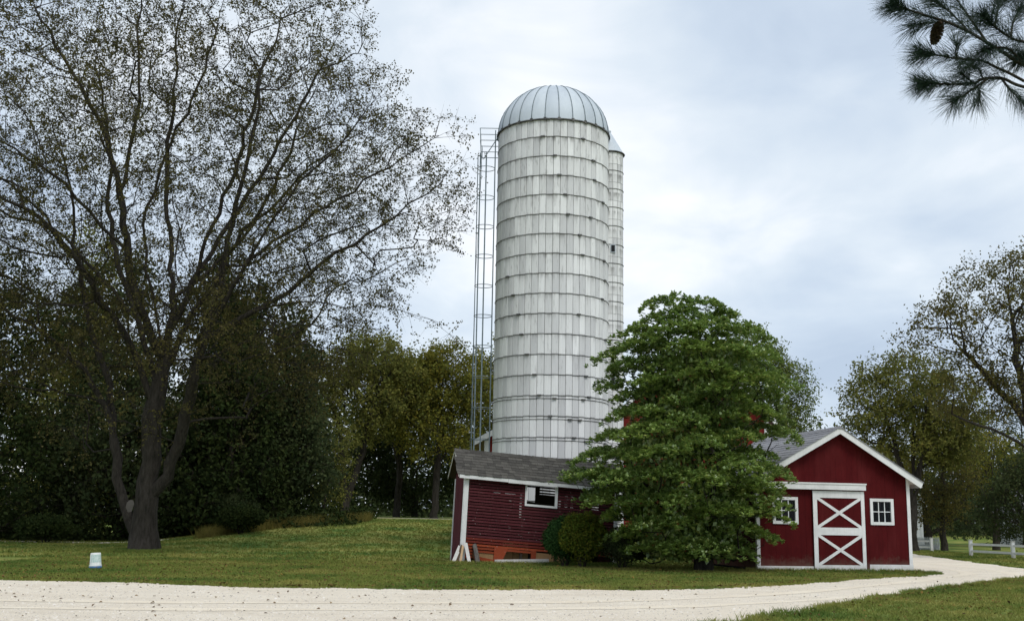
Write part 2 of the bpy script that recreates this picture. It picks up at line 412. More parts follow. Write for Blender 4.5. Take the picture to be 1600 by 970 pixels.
class MB:
    """collects faces of one mesh"""
    def __init__(self, xf=None):
        self.v = []; self.f = []; self.xf = xf

    def add(self, vs, fs):
        b = len(self.v); self.v += [tuple(x) for x in vs]; self.f += [tuple(i + b for i in f) for f in fs]
        return self

    def box(self, x0, x1, y0, y1, z0, z1):
        vs = [(x0, y0, z0), (x1, y0, z0), (x1, y1, z0), (x0, y1, z0), (x0, y0, z1), (x1, y0, z1), (x1, y1, z1), (x0, y1, z1)]
        return self.add(vs, [(0, 3, 2, 1), (4, 5, 6, 7), (0, 1, 5, 4), (1, 2, 6, 5), (2, 3, 7, 6), (3, 0, 4, 7)])

    def slab(self, poly, y0, y1):
        """polygon in x,z extruded along y"""
        n = len(poly)
        vs = [(x, y0, z) for x, z in poly] + [(x, y1, z) for x, z in poly]
        fs = [tuple(range(n)), tuple(range(2 * n - 1, n - 1, -1))] + [(i, i + n, (i + 1) % n + n, (i + 1) % n) for i in range(n)]
        return self.add(vs, fs)

    def bar(self, a, b, w, h, up=(0, 0, 1)):
        a = Vector(a); b = Vector(b); d = (b - a).normalized()
        s = d.cross(Vector(up))
        if s.length < 1e-4:
            s = d.cross(Vector((0, 1, 0)))
        s.normalize(); u = s.cross(d)
        vs = []
        for p in (a, b):
            for i, j in ((-1, -1), (1, -1), (1, 1), (-1, 1)):
                vs.append(p + s * (w / 2 * i) + u * (h / 2 * j))
        return self.add(vs, [(3, 2, 1, 0), (4, 5, 6, 7), (0, 1, 5, 4), (1, 2, 6, 5), (2, 3, 7, 6), (3, 0, 4, 7)])

    def tube(self, pts, r, n=6, closed=False):
        pts = [Vector(p) for p in pts]; m = len(pts); vs = []
        rr = r if isinstance(r, (list, tuple)) else [r] * m
        for i, p in enumerate(pts):
            if closed:
                d = pts[(i + 1) % m] - pts[i - 1]
            else:
                d = pts[min(i + 1, m - 1)] - pts[max(i - 1, 0)]
            d.normalize()
            ref = Vector((0, 0, 1)) if abs(d.z) < 0.9 else Vector((0, 1, 0))
            s = d.cross(ref).normalized(); u = s.cross(d)
            for k in range(n):
                a = 2 * math.pi * k / n
                vs.append(p + (s * math.cos(a) + u * math.sin(a)) * rr[i])
        fs = []
        for i in range(m if closed else m - 1):
            j = (i + 1) % m
            for k in range(n):
                l = (k + 1) % n
                fs.append((i * n + k, i * n + l, j * n + l, j * n + k))
        if not closed:
            fs.append(tuple(range(n - 1, -1, -1))); fs.append(tuple((m - 1) * n + k for k in range(n)))
        return self.add(vs, fs)

    def lathe(self, prof, n=24, closed_top=True):
        m = len(prof); vs = []
        for r_, z in prof:
            for k in range(n):
                a = 2 * math.pi * k / n
                vs.append((r_ * math.cos(a), r_ * math.sin(a), z))
        fs = [(i * n + k, i * n + (k + 1) % n, (i + 1) * n + (k + 1) % n, (i + 1) * n + k) for i in range(m - 1) for k in range(n)]
        fs.append(tuple(range(n - 1, -1, -1)))
        if closed_top:
            fs.append(tuple((m - 1) * n + k for k in range(n)))
        return self.add(vs, fs)

    def mesh(self, name, smooth=False):
        me = bpy.data.meshes.new(name)
        vs = self.v if self.xf is None else [self.xf(*p) for p in self.v]
        me.from_pydata(vs, [], self.f); me.update()
        if smooth:
            me.polygons.foreach_set('use_smooth', [True] * len(me.polygons))
        return me

    def build(self, name, mat, parent=None, smooth=False, loc=None, **kw):
        return link_mesh(name, self.mesh(name, smooth), mat, parent, loc, **kw)


def sstep(a, b, x):
    t = np.clip((x - a) / (b - a), 0, 1)
    return t * t * (3 - 2 * t)


# ------------------------------------------------------------------ terrain, road
def terrain(x, y):
    x = np.asarray(x, float); y = np.asarray(y, float)
    k = sstep(-22, -12.5, x + 0.10 * (y - 60)) * (1 - sstep(5, 12, x))
    rise = 1.62 * sstep(44, 86, y) + 0.25 * sstep(84, 110, y)
    far = 1.5 * sstep(95, 160, y) * (1 - k)
    return k * rise + far


def tz(x, y):
    return float(terrain(x, y))


def build_ground():
    xs = np.unique(np.concatenate([np.linspace(-2500, -120, 16), np.linspace(-120, -45, 20), np.linspace(-45, 45, 120), np.linspace(45, 120, 20), np.linspace(120, 2500, 16)]))
    ys = np.unique(np.concatenate([np.linspace(-300, -10, 8), np.linspace(-10, 130, 150), np.linspace(130, 400, 20), np.linspace(400, 3500, 16)]))
    X, Y = np.meshgrid(xs, ys)
    V = np.stack([X.ravel(), Y.ravel(), terrain(X, Y).ravel()], 1)
    nx, ny = len(xs), len(ys)
    i = np.arange(ny - 1)[:, None] * nx + np.arange(nx - 1)[None, :]
    q = np.stack([i, i + 1, i + nx + 1, i + nx], -1).reshape(-1, 4)
    link_mesh('ground', np_mesh('ground', V, q, smooth=True), 'lawn', kind='structure', label='mown lawn with yellowing patches and a low rise')


build_ground()

ROAD = [(-70, 28.6), (-30, 27.5), (-11.67, 26.57), (-8.76, 26.3), (-5.41, 25.3), (-2.74, 25.55), (0.11, 26.1), (3.09, 26.88), (4.7, 27.75), (6.68, 29.58),
        (10.15, 34.0), (12.8, 37.0), (14.75, 39.5), (14.36, 40.66), (13.2, 46.6), (14.2, 58), (18, 75), (24, 92), (29.5, 90), (24.6, 69.9), (21.9, 54.1), (20.8, 46.4), (22.2, 44.4),
        (30, 45), (70, 52), (70, 46), (30, 41.5), (20.5, 39.7), (16.39, 36.55), (12.0, 30.6), (8.87, 26.34), (6.14, 21.86), (3.99, 18.89), (1.0, 14.5), (-6, 9.5), (-70, 7)]


def densify(poly, step, jit, seed):
    rg = np.random.default_rng(seed); out = []
    n = len(poly)
    for i in range(n):
        a = np.array(poly[i], float); b = np.array(poly[(i + 1) % n], float)
        L = np.linalg.norm(b - a); k = max(1, int(L / step))
        for j in range(k):
            p = a + (b - a) * j / k
            p = p + rg.normal(0, jit, 2) if -45 < p[0] < 45 else p
            out.append(p)
    return np.array(out)


ROAD_D = densify(ROAD, 0.22, 0.05, 3)
ROAD_D = ROAD_D + np.stack([0.10 * np.sin(ROAD_D[:, 0] * 2.1 + ROAD_D[:, 1]), 0.10 * np.sin(ROAD_D[:, 0] * 1.3) + 0.05 * np.sin(ROAD_D[:, 0] * 4.7)], 1)


def in_poly(px, py, poly):
    c = np.zeros(len(px), bool); n = len(poly)
    for i in range(n):
        x1, y1 = poly[i]; x2, y2 = poly[i - 1]
        hit = ((y1 > py) != (y2 > py)) & (px < (x2 - x1) * (py - y1) / (y2 - y1 + 1e-12) + x1)
        c ^= hit
    return c


def flat_patch(name, poly, z, mat, **kw):
    pts = [Vector((p[0], p[1], 0)) for p in poly]
    tris = tessellate_polygon([pts])
    V = np.array([(p[0], p[1], z + (tz(p[0], p[1]) if kw.get('drape') else 0)) for p in poly])
    kw.pop('drape', None)
    o = link_mesh(name, np_mesh(name, V, None, np.array(tris)), mat, **kw)
    # every face looks up
    import bmesh
    bm = bmesh.new(); bm.from_mesh(o.data)
    for f in bm.faces:
        if f.normal.z < 0: f.normal_flip()
    bm.to_mesh(o.data); bm.free()
    return o


flat_patch('road', ROAD_D, 0.006, 'gravel', kind='structure', label='pale crushed limestone driveway curving past the small barn')


def band(name, path, off, width, z, mat, seed, **kw):
    rg = np.random.default_rng(seed)
    P = np.array(path, float); out = []
    for i in range(len(P) - 1):
        k = max(2, int(np.linalg.norm(P[i + 1] - P[i]) / 0.3))
        p0, p1, p2, p3 = P[max(i - 1, 0)], P[i], P[i + 1], P[min(i + 2, len(P) - 1)]
        for j in range(k):
            t = j / k
            out.append(0.5 * ((2 * p1) + (-p0 + p2) * t + (2 * p0 - 5 * p1 + 4 * p2 - p3) * t * t + (-p0 + 3 * p1 - 3 * p2 + p3) * t ** 3))
    C = np.array(out); d = np.gradient(C, axis=0); d /= np.linalg.norm(d, axis=1, keepdims=True); nrm = np.stack([-d[:, 1], d[:, 0]], 1)
    w = width / 2 * (1 + 0.35 * np.sin(np.arange(len(C)) * 0.23 + seed)) 
    a = C + nrm * (off + w + rg.normal(0, 0.035, len(C)))[:, None]; b = C + nrm * (off - w + rg.normal(0, 0.035, len(C)))[:, None]
    V = np.concatenate([np.c_[a, np.full(len(a), z)], np.c_[b, np.full(len(b), z)]]); n = len(C); i = np.arange(n - 1)
    link_mesh(name, np_mesh(name, V, np.stack([i, i + n, i + n + 1, i + 1], 1)), mat, **kw)


TRACK = [(-45, 17.2), (-11, 19.3), (-4, 20.0), (2, 21.8), (6.3, 25.2), (10.4, 30.2), (13.9, 35.2), (17, 40.5), (17.8, 47), (18.4, 56), (21.5, 72)]
for k, off in enumerate((-0.78, 0.78)):
    band('wheel_track', TRACK, off, 0.42, 0.0105, 'gravel_packed', 60 + k, kind='structure', label='packed wheel track along the driveway')


def soil_shade_patch(c, rx, ry, seed, z):  # flat dark earth sheet that paints contact shade around plant bases
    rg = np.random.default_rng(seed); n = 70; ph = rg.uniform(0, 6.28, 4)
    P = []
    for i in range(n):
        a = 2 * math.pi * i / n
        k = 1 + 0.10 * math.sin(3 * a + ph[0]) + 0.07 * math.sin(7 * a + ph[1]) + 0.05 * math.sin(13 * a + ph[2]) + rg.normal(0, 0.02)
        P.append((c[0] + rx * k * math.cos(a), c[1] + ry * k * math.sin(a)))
    flat_patch('soil_shade_bed', P, z, 'soil', kind='structure', label='dark bare soil painted in as contact shade under the foliage')


soil_shade_patch((6.3, 38.9), 3.4, 2.1, 71, 0.008)
soil_shade_patch((2.5, 40.2), 1.7, 0.8, 72, 0.012)
soil_shade_patch((-15.33, 48.1), 1.5, 1.2, 73, 0.03)


def strip(name, pts, width, mat, **kw):
    V = []; q = []
    for x, y in pts:
        for s in (-0.5, 0.5):
            yy = y + s * width
            V.append((x, yy, tz(x, yy) + 0.02))
    for i in range(len(pts) - 1):
        q.append((2 * i, 2 * i + 2, 2 * i + 3, 2 * i + 1))
    return link_mesh(name, np_mesh(name, V, q), mat, **kw)


strip('far_lane', [(x, 86.5 + 0.02 * (x + 10)) for x in np.linspace(-11.5, 4, 14)], 3.4, 'gravel', kind='structure', label='pale lane on the crest of the lawn')
strip('shaded_lane', [(x, 62.5 + 0.05 * (x + 20)) for x in np.linspace(-60, -18.6, 24)], 3.4, 'gravel', kind='structure', label='pale lane glimpsed under the dark trees')

# ------------------------------------------------------------------ silo
SC = np.array([1.755, 49.0]); SR = 2.51; ZP = 0.866; ZT = 18.80; NST = 52


def build_silo():
    root = empty('grain_silo', (SC[0], SC[1], 0), label='tall white concrete stave silo with a ribbed metal dome', cat='silo')
    MB().lathe([(SR - 0.05, -0.3), (SR - 0.05, 18.7)], 72).build('core', 'joint_dark', root, smooth=True)
    da = 2 * math.pi / NST
    gap = 0.016

    def stave_geo(h):
        half = da / 2 - gap / 2 / SR
        vs = []; fs = []
        for z, inset in ((0.006, 0), (h - 0.006, 0)):
            for a, rr in ((-half, SR - 0.045), (-half, SR - 0.010), (-half + 0.006, SR), (-0.02, SR + 0.0015), (0.02, SR + 0.0015), (half - 0.006, SR), (half, SR - 0.010), (half, SR - 0.045)):
                vs.append((rr * math.cos(a), rr * math.sin(a), z))
        n = 8
        fs = [(i, i + 1, i + 1 + n, i + n) for i in range(n - 1)] + [tuple(range(n - 1, -1, -1)), tuple(range(n, 2 * n))]
        return vs, fs
    rows = []
    k = 0
    while ZT - ZP * (k + 1) > -0.5:
        rows.append((ZT - ZP * (k + 1), ZT - ZP * k)); k += 1
    todo = []
    for ri, (z0, z1) in enumerate(rows):
        for c in range(NST):
            ang = c * da + 0.03
            off = 0.045 if c % 2 else -0.02
            b0 = z0 + off; b1 = z1 + off
            if ri == 0: b1 = 18.72
            nx, ny = math.cos(ang), math.sin(ang)
            face = -(nx * SC[0] + ny * (SC[1])) / np.hypot(*SC)
            vis = face if z1 > 4.6 else -1
            if z1 < 7.5 and nx > 0.55: vis -= 0.35          # behind the magnolia
            todo.append((vis, ri, c, ang, b0, b1))
    todo.sort(key=lambda x: -x[0])
    meshes = {}
    field = MB()
    for idx, (vis, ri, c, ang, b0, b1) in enumerate(todo):
        key = round(b1 - b0, 3)
        if idx < 300:
            if key not in meshes:
                m_ = MB(); m_.add(*stave_geo(b1 - b0)); meshes[key] = m_.mesh('stave')
                meshes[key].materials.append(MATS['stave_concrete'])
            o = bpy.data.objects.new('stave', meshes[key]); COL.objects.link(o); o.parent = root
            o.location = (0, 0, b0); o.rotation_euler = (0, 0, ang)
            s = 1 + random.uniform(-0.0012, 0.0012); o.scale = (s, s, 1)
        else:
            vs, fs = stave_geo(b1 - b0); ca, sa = math.cos(ang), math.sin(ang)
            field.add([(x * ca - y * sa, x * sa + y * ca, z + b0) for x, y, z in vs], fs)
    field.build('stave_field', 'stave_concrete_field', root, kind='stuff')
    # hoops
    ring = lambda r_, n=96: [(r_ * math.cos(2 * math.pi * i / n), r_ * math.sin(2 * math.pi * i / n), 0) for i in range(n)]
    hm = MB().tube(ring(SR + 0.012), 0.0125, 5, True).mesh('hoop', True); hm.materials.append(MATS['hoop_steel'])
    lm = MB().box(-0.035, 0.045, -0.085, 0.085, -0.03, 0.035).mesh('lug'); lm.materials.append(MATS['hoop_steel'])
    lug_a = -1.0
    for i in range(1, 22):
        zs = [ZT - ZP * i] + ([ZT - ZP * i - 0.125] if i >= 14 else [])
        for j, z in enumerate(zs):
            h = link_mesh('hoop', hm, None, root, (0, 0, z + 0.012))
            h.rotation_euler = (random.uniform(-0.002, 0.002), random.uniform(-0.002, 0.002), 0)
            lug_a += random.uniform(0.05, 0.22)
            for a in (lug_a % 1.6 - 2.55 + j * 0.12, random.uniform(-1.2, -0.3), random.uniform(0, 3)):
                l = link_mesh('lug', lm, None, h, ((SR + 0.03) * math.cos(a), (SR + 0.03) * math.sin(a), 0))
                l.rotation_euler = (0, 0, a)
    # dome of 26 gores
    ng = 26; dg = 2 * math.pi / ng; RD = SR + 0.03; HD = 2.33; ZB = 18.74
    def dome_pt(t, a, up=0.0):      # t 0 rim .. 1 apex
        ph = t * math.pi / 2
        return ((RD + up) * math.cos(ph) * math.cos(a), (RD + up) * math.cos(ph) * math.sin(a), (HD + up) * math.sin(ph))
    vs = []; fs = []; nt_ = 12; na = 5
    for i in range(nt_ + 1):
        t_ = i / nt_ * 0.985
        for j in range(na):
            u_ = j / (na - 1) * 2 - 1
            vs.append(dome_pt(t_, u_ * dg / 2 * 0.996, 0.012 * (1 - u_ * u_)))
    fs = [(i * na + j, i * na + j + 1, (i + 1) * na + j + 1, (i + 1) * na + j) for i in range(nt_) for j in range(na - 1)]
    gm = MB().add(vs, fs).mesh('dome_panel', True); gm.materials.append(MATS['galvanized'])
    rm = MB()
    prof = [dome_pt(i / 14 * 0.985, 0, 0.018) for i in range(15)]
    rm.tube(prof, 0.016, 5); rmm = rm.mesh('dome_rib', True); rmm.materials.append(MATS['cage_steel'])
    cm = MB().box(RD - 0.02, RD + 0.05, -0.06, 0.06, -0.05, 0.07).mesh('clamp'); cm.materials.append(MATS['hoop_steel'])
    dome = MB().tube([(x * (RD + 0.02) / 1, y * (RD + 0.02), 0) for x, y, _ in ring(1.0)], 0.035, 6, True).build('dome', 'hoop_steel', root, True, (0, 0, ZB))
    for g in range(ng):
        a = g * dg + 0.06
        link_mesh('dome_panel', gm, None, dome).rotation_euler = (0, 0, a)
        link_mesh('dome_rib', rmm, None, dome).rotation_euler = (0, 0, a + dg / 2)
        link_mesh('clamp', cm, None, dome).rotation_euler = (0, 0, a + dg / 2)
    MB().lathe([(0.22, HD - 0.03), (0.20, HD + 0.035), (0.05, HD + 0.06), (0.02, HD + 0.07), (0.02, HD + 0.2)], 16).build('dome_cap', 'galvanized', dome, True)
    # unloading chute on the far right flank
    cx, cy, CRd = 2.60, 0.55, 0.64
    ch = empty('chute', (cx, cy, 0), parent=root)
    sh = MB(); ns = 18
    for k in range(ns):
        a0 = 2 * math.pi * k / ns + 0.012; a1 = 2 * math.pi * (k + 1) / ns - 0.012
        for r0 in range(0, 21):
            z0 = r0 * ZP + 0.25; z1 = min(18.15, z0 + ZP - 0.012)
            p = []
            for z in (z0, z1):
                for a in (a0, (a0 + a1) / 2, a1):
                    p.append((CRd * math.cos(a), CRd * math.sin(a), z))
            sh.add(p, [(0, 1, 4, 3), (1, 2, 5, 4)])
    sh.build('stave_field', 'stave_concrete_field', ch, kind='stuff')
    MB().lathe([(CRd - 0.015, 0), (CRd - 0.015, 18.1)], 36).build('core', 'joint_dark', ch, True)
    h2 = MB().tube(ring(CRd + 0.012, 40), 0.014, 5, True).mesh('hoop', True); h2.materials.append(MATS['hoop_steel'])
    for i in range(0, 21):
        link_mesh('hoop', h2, None, ch, (0, 0, 18.12 - i * ZP))
    cone = MB()
    for k in range(10):
        a0 = 2 * math.pi * k / 10; a1 = 2 * math.pi * (k + 1) / 10
        cone.add([(0.72 * math.cos(a0), 0.72 * math.sin(a0), 0), (0.72 * math.cos(a1), 0.72 * math.sin(a1), 0), (0.06 * math.cos(a1), 0.06 * math.sin(a1), 1.12), (0.06 * math.cos(a0), 0.06 * math.sin(a0), 1.12)], [(0, 1, 2, 3)])
    cone.lathe([(0.09, 1.10), (0.09, 1.17)], 10)
    cone.build('cone_cap', 'galvanized', ch, loc=(0, 0, 18.16))
    MB().tube(ring(0.70, 40), 0.03, 5, True).build('cap_rim', 'hoop_steel', ch, True, (0, 0, 18.15))
    for z in (13.6, 7.65):
        hh = MB().box(-0.11, 0.11, -0.03, 0.03, -0.19, 0.19).build('hatch_frame', 'galvanized', ch, loc=(0.12, -CRd - 0.0, z))
        MB().box(-0.08, 0.08, -0.045, -0.031, -0.15, 0.15).build('hatch', 'dark_inside', hh)
    # ladder with safety cage on the left flank
    lad = empty('caged_ladder', (-SR - 0.03, 0.0, 0), parent=root)
    rail = MB().box(-0.022, 0.022, -0.02, 0.02, 1.2, 19.0).mesh('ladder_rail'); rail.materials.append(MATS['cage_steel'])
    for dy in (-0.22, 0.22):
        link_mesh('ladder_rail', rail, None, lad, (-0.10, dy, 0))
    rg = MB().tube([(-0.10, -0.22, 0), (-0.10, 0.22, 0)], 0.013, 5).mesh('rung'); rg.materials.append(MATS['cage_steel'])
    z = 1.4
    while z < 18.9:
        link_mesh('rung', rg, None, lad, (0, 0, z)); z += 0.32
    CRR = 0.40; ccx = -0.50
    arc = [(ccx + CRR * math.cos(a), CRR * math.sin(a), 0) for a in np.linspace(0.25, 2 * math.pi - 0.25, 28)]
    chm = MB().tube(arc, 0.017, 5).mesh('cage_hoop', True); chm.materials.append(MATS['cage_steel'])
    for z in np.arange(5.0, 17.9, 1.36):
        link_mesh('cage_hoop', chm, None, lad, (0, 0, float(z)))
    for a in (R(90), R(135), R(180), R(225), R(270)):
        MB().box(-0.02, 0.02, -0.02, 0.02, 2.5, 17.9).build('cage_bar', 'cage_steel', lad, loc=(ccx + (CRR - 0.02) * math.cos(a), (CRR - 0.02) * math.sin(a), 0))
    for (zz, x1) in ((19.02, -0.80), (18.45, -0.78), (17.9, -0.74)):
        g = MB()
        pts = [(0.1, -0.42, zz), (x1, -0.42, zz), (x1, 0.42, zz), (0.1, 0.42, zz)]
        for i in range(3):
            g.tube([pts[i], pts[i + 1]], 0.018, 5)
        g.build('guard_rail', 'cage_steel', lad)
    for dy in (-0.42, 0.42):
        MB().tube([(-0.72, dy, 17.35), (-0.79, dy, 19.03)], 0.017, 5).build('guard_post', 'cage_steel', lad)
    MB().tube([(-0.62, -0.42, 17.55), (0.02, -0.42, 18.6)], 0.022, 5).build('strut', 'cage_steel', lad)
    MB().box(-0.70, -0.68, -0.40, 0.08, 17.7, 18.2).build('guard_plate', 'cage_steel', lad)
    MB().tube([(-0.95, 0.0, 2.6), (-0.88, 0.0, 12), (-0.7, 0, 17.4)], 0.008, 4).build('cable', 'cage_steel', lad)


build_silo()

# ------------------------------------------------------------------ corn crib (racked: leans and sinks to the right)
CL, CD = 5.75, 2.5


def rack(x, y, z):
    return (x + 0.036 * z, y, z - 0.068 * x)


def build_crib():
    root = empty('corn_crib', (-1.69, 41.4, 0), R(10.6), label='leaning maroon slatted corn crib with mossy shingle roof', cat='shed')
    W0, W1, WZ0, WZ1 = 2.30, 3.36, 2.32, 3.03            # window opening (before racking)
    pitch = 0.105
    i = 0
    z = 0.66
    def slat(x0, x1, z0, hh, y0, mat, parent=root, drop=0.0):
        n = 3; vs = []; fs = []
        for k in range(n + 1):
            x = x0 + (x1 - x0) * k / n
            j = random.uniform(-0.006, 0.006)
            for (yy, zz) in ((y0, z0 + j), (y0 + 0.02, z0 + j), (y0 + 0.02, z0 + hh + j), (y0, z0 + hh + j)):
                vs.append((x, yy + (0.004 if zz > z0 + 0.03 else 0), zz - drop * k / n))
        for k in range(n):
            for m in range(4):
                a = k * 4 + m; b = k * 4 + (m + 1) % 4
                fs.append((a, a + 4, b + 4, b))
        fs += [(0, 1, 2, 3), (n * 4 + 3, n * 4 + 2, n * 4 + 1, n * 4)]
        return MB(rack).add(vs, fs).build('slat', mat, parent)
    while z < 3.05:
        mat = 'crib_glow_orange' if i < 1 else ('crib_glow_mid' if i < 3 else 'crib_red')  # lowest rows carry the glow as colour, stepping up to plain maroon
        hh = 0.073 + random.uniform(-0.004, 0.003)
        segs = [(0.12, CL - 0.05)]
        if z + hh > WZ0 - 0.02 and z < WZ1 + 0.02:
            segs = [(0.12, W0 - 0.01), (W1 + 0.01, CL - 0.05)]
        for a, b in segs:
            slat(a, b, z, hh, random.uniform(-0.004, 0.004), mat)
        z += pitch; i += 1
    # lower, damaged part: a few loose slats, plywood and gaps
    slat(0.12, 1.55, 0.555, 0.075, 0.0, 'crib_glow_orange'); slat(0.12, 1.45, 0.45, 0.075, 0.0, 'crib_glow_orange', drop=0.02)
    slat(0.45, 1.3, 0.20, 0.12, -0.02, 'crib_glow_orange', drop=0.10)
    slat(0.12, 0.42, 0.33, 0.08, 0.0, 'crib_glow_orange'); slat(0.12, 0.40, 0.22, 0.08, 0.0, 'crib_glow_orange')
    slat(1.55, 2.75, 0.56, 0.075, 0.0, 'crib_glow_orange')
    MB(rack).slab([(1.18, 0.22), (1.50, 0.20), (1.70, 0.66), (1.20, 0.66)], -0.012, 0.012).build('patch_board', 'crib_glow_orange', root)
    MB(rack).slab([(0.42, 0.22), (1.18, 0.16), (1.18, 0.46), (0.42, 0.46)], 0.03, 0.045).build('plywood_patch', 'plywood', root)
    MB(rack).box(2.56, 2.74, -0.03, 0.06, 0.0, 0.66).build('post', 'crib_glow_orange', root)
    MB(rack).slab([(2.74, 0.12), (3.9, 0.12), (3.9, 0.60), (2.74, 0.60)], 0.03, 0.045).build('plywood_patch', 'plywood', root)
    for x0, x1 in ((1.6, 1.98), (2.0, 2.3), (2.32, 2.55)):
        MB(rack).box(x0, x1, 0.5, 0.52, 0.0, 0.9).build('inner_board', 'plywood', root)
    # sill stones/timber and floor
    MB(rack).box(0.1, CL, 0.05, CD - 0.05, 0.0, 0.12).build('floor_frame', 'crib_inside', root)
    # corner boards
    MB(rack).box(-0.03, 0.125, -0.03, 0.0, 0.02, 3.10).build('corner_board', 'white_paint', root)
    MB(rack).box(-0.052, -0.022, 0.0, 0.12, 0.02, 3.10).build('corner_board', 'white_paint', root)
    MB(rack).box(-0.052, -0.022, CD - 0.10, CD + 0.02, 0.02, 3.10).build('corner_board', 'white_paint', root)
    MB(rack).box(CL - 0.12, CL + 0.03, -0.03, 0.0, 0.02, 3.10).build('corner_board', 'white_paint', root)
    # end walls of wide boards
    rid_y = CD / 2; ez = 3.16; rz = 4.12
    def roof_under(y):
        return ez - 0.06 + (rz - ez) * (1 - abs(y - rid_y) / (rid_y + 0.2)) - 0.02
    for xs_ in (0.0, CL - 0.02):
        n = 8
        for k in range(n):
            y0 = CD * k / n + 0.003; y1 = CD * (k + 1) / n - 0.003
            vs = [(x, y, z_) for x in (xs_ - 0.02, xs_) for (y, z_) in ((y0, 0.05), (y1, 0.05), (y1, roof_under(y1)), (y0, roof_under(y0)))]
            MB(rack).add(vs, [(0, 3, 2, 1), (4, 5, 6, 7), (0, 1, 5, 4), (1, 2, 6, 5), (2, 3, 7, 6), (3, 0, 4, 7)]).build('end_board', 'crib_end', root)
    # window surround
    wf = empty('window', parent=root)
    b = 0.075
    MB(rack).box(W0 - b + 0.01, W0, -0.035, 0.02, WZ0 - b, WZ1 + 0.0).build('frame', 'white_paint', wf)
    MB(rack).box(W1, W1 + b + 0.02, -0.035, 0.02, WZ0 - b, WZ1 + 0.0).build('frame', 'white_paint', wf)
    MB(rack).box(W0, W1, -0.033, 0.03, WZ0 - b, WZ0).build('sill', 'white_paint', wf)
    MB(rack).box(W0, W1, -0.025, 0.02, WZ1, WZ1 + 0.035).build('frame', 'old_white', wf)
    # back wall: slats outside, lining boards inside with bays left open to daylight
    z = 0.2
    while z < 3.05:
        if not (2.42 < z < 2.98):
            slat(0.05, CL - 0.05, z, 0.072, CD - 0.02, 'crib_inside')
        else:
            slat(0.05, 2.66, z, 0.066, CD - 0.02, 'crib_inside'); slat(3.16, CL - 0.05, z, 0.066, CD - 0.02, 'crib_inside')
        z += pitch
    bays = [(0.98, 1.24), (1.42, 1.84), (2.02, 2.14), (2.25, 2.62), (2.80, 3.42), (3.52, 3.66), (3.80, 3.92), (4.05, 4.15), (4.9, 5.4)]
    x = 0.0
    bays = [(a + 0.5, min(b_ + 0.5, CL)) for a, b_ in bays if a < 5.2]
    for a, bb in bays + [(CL, CL)]:
        while x < a - 0.01:
            x2 = min(a, x + 0.28)
            MB(rack).box(x + 0.002, x2 - 0.002, CD - 0.075, CD - 0.05, 0.1, 3.1).build('lining_board', 'crib_inside', root)
            x = x2
        x = max(x, bb)
    for a, bb in bays:
        low = {1.48: 2.62, 1.92: 2.68, 2.52: 1.75, 3.30: 2.80}.get(round(a, 2), 2.40)
        MB(rack).box(a, bb, CD - 0.075, CD - 0.05, 0.1, low).build('lining_board', 'crib_inside', root)
    for xx in (0.15, 2.2, 3.46, CL - 0.15):
        MB(rack).box(xx - 0.05, xx + 0.05, 0.03, 0.13, 0.0, 3.1).build('stud', 'crib_inside', root)
    # roof
    ov = 0.28; hx0, hx1 = -ov, CL + ov
    ly = rid_y + 0.22
    sl = math.hypot(ly, rz - ez)
    roof = MB(rack)
    th = 0.03
    for sgn in (-1, 1):
        y_e = rid_y + sgn * ly
        vs = [(hx0, y_e, ez), (hx1, y_e, ez), (hx1, rid_y, rz), (hx0, rid_y, rz), (hx0, y_e, ez - th), (hx1, y_e, ez - th), (hx1, rid_y, rz - th), (hx0, rid_y, rz - th)]
        roof.add(vs, [(0, 1, 2, 3), (7, 6, 5, 4), (0, 4, 5, 1), (3, 2, 6, 7), (0, 3, 7, 4), (1, 5, 6, 2)])
    ro = roof.build('roof', 'crib_inside', root)
    uy, uz = ly / sl, (rz - ez) / sl                       # up-slope on the front
    ny, nz = -uz, uy
    nc = 9; expo = sl / nc
    pool = []
    for wv in (0.20, 0.24, 0.27, 0.30, 0.33):
        L = expo * 1.35
        def pt(a, s, h):
            return rack(a, uy * s + ny * h, uz * s + nz * h)
        w2 = wv / 2 - 0.004
        vs = [pt(-w2, -0.02, 0.006), pt(w2, -0.02, 0.006), pt(w2, L, 0.004), pt(-w2, L, 0.004), pt(-w2, -0.02, 0.03), pt(w2, -0.02, 0.03), pt(w2, L, 0.010), pt(-w2, L, 0.010)]
        me = MB().add(vs, [(0, 3, 2, 1), (4, 5, 6, 7), (0, 1, 5, 4), (1, 2, 6, 5), (2, 3, 7, 6), (3, 0, 4, 7)]).mesh('shingle')
        me.materials.append(MATS['shingle_old']); pool.append((wv, me))
    for c in range(nc):
        x = hx0 - random.uniform(0, 0.1)
        while x < hx1 - 0.08:
            wv, me = random.choice(pool)
            if x + wv > hx1 + 0.05: wv, me = pool[0]
            s = c * expo + random.uniform(-0.012, 0.010)
            p = rack(x + wv / 2, rid_y - ly + uy * s + ny * (0.012 * 0), ez + uz * s + nz * 0.002)
            o = link_mesh('shingle', me, None, ro, p)
            o.rotation_euler = (random.uniform(-0.012, 0.02), random.uniform(-0.008, 0.008), random.uniform(-0.01, 0.01))
            x += wv
    # back slope covered by plain courses
    bk = MB(rack)
    for c in range(nc):
        s0 = c * expo - 0.02; s1 = s0 + expo * 1.3
        bk.add([(hx0, rid_y + ly - uy * s0, ez + uz * s0 + 0.035), (hx1, rid_y + ly - uy * s0, ez + uz * s0 + 0.035), (hx1, rid_y + ly - uy * s1, ez + uz * s1 + 0.008), (hx0, rid_y + ly - uy * s1, ez + uz * s1 + 0.008)], [(1, 0, 3, 2)])
    bk.build('shingle_course', 'shingle_old', ro)
    x = hx0 - 0.02
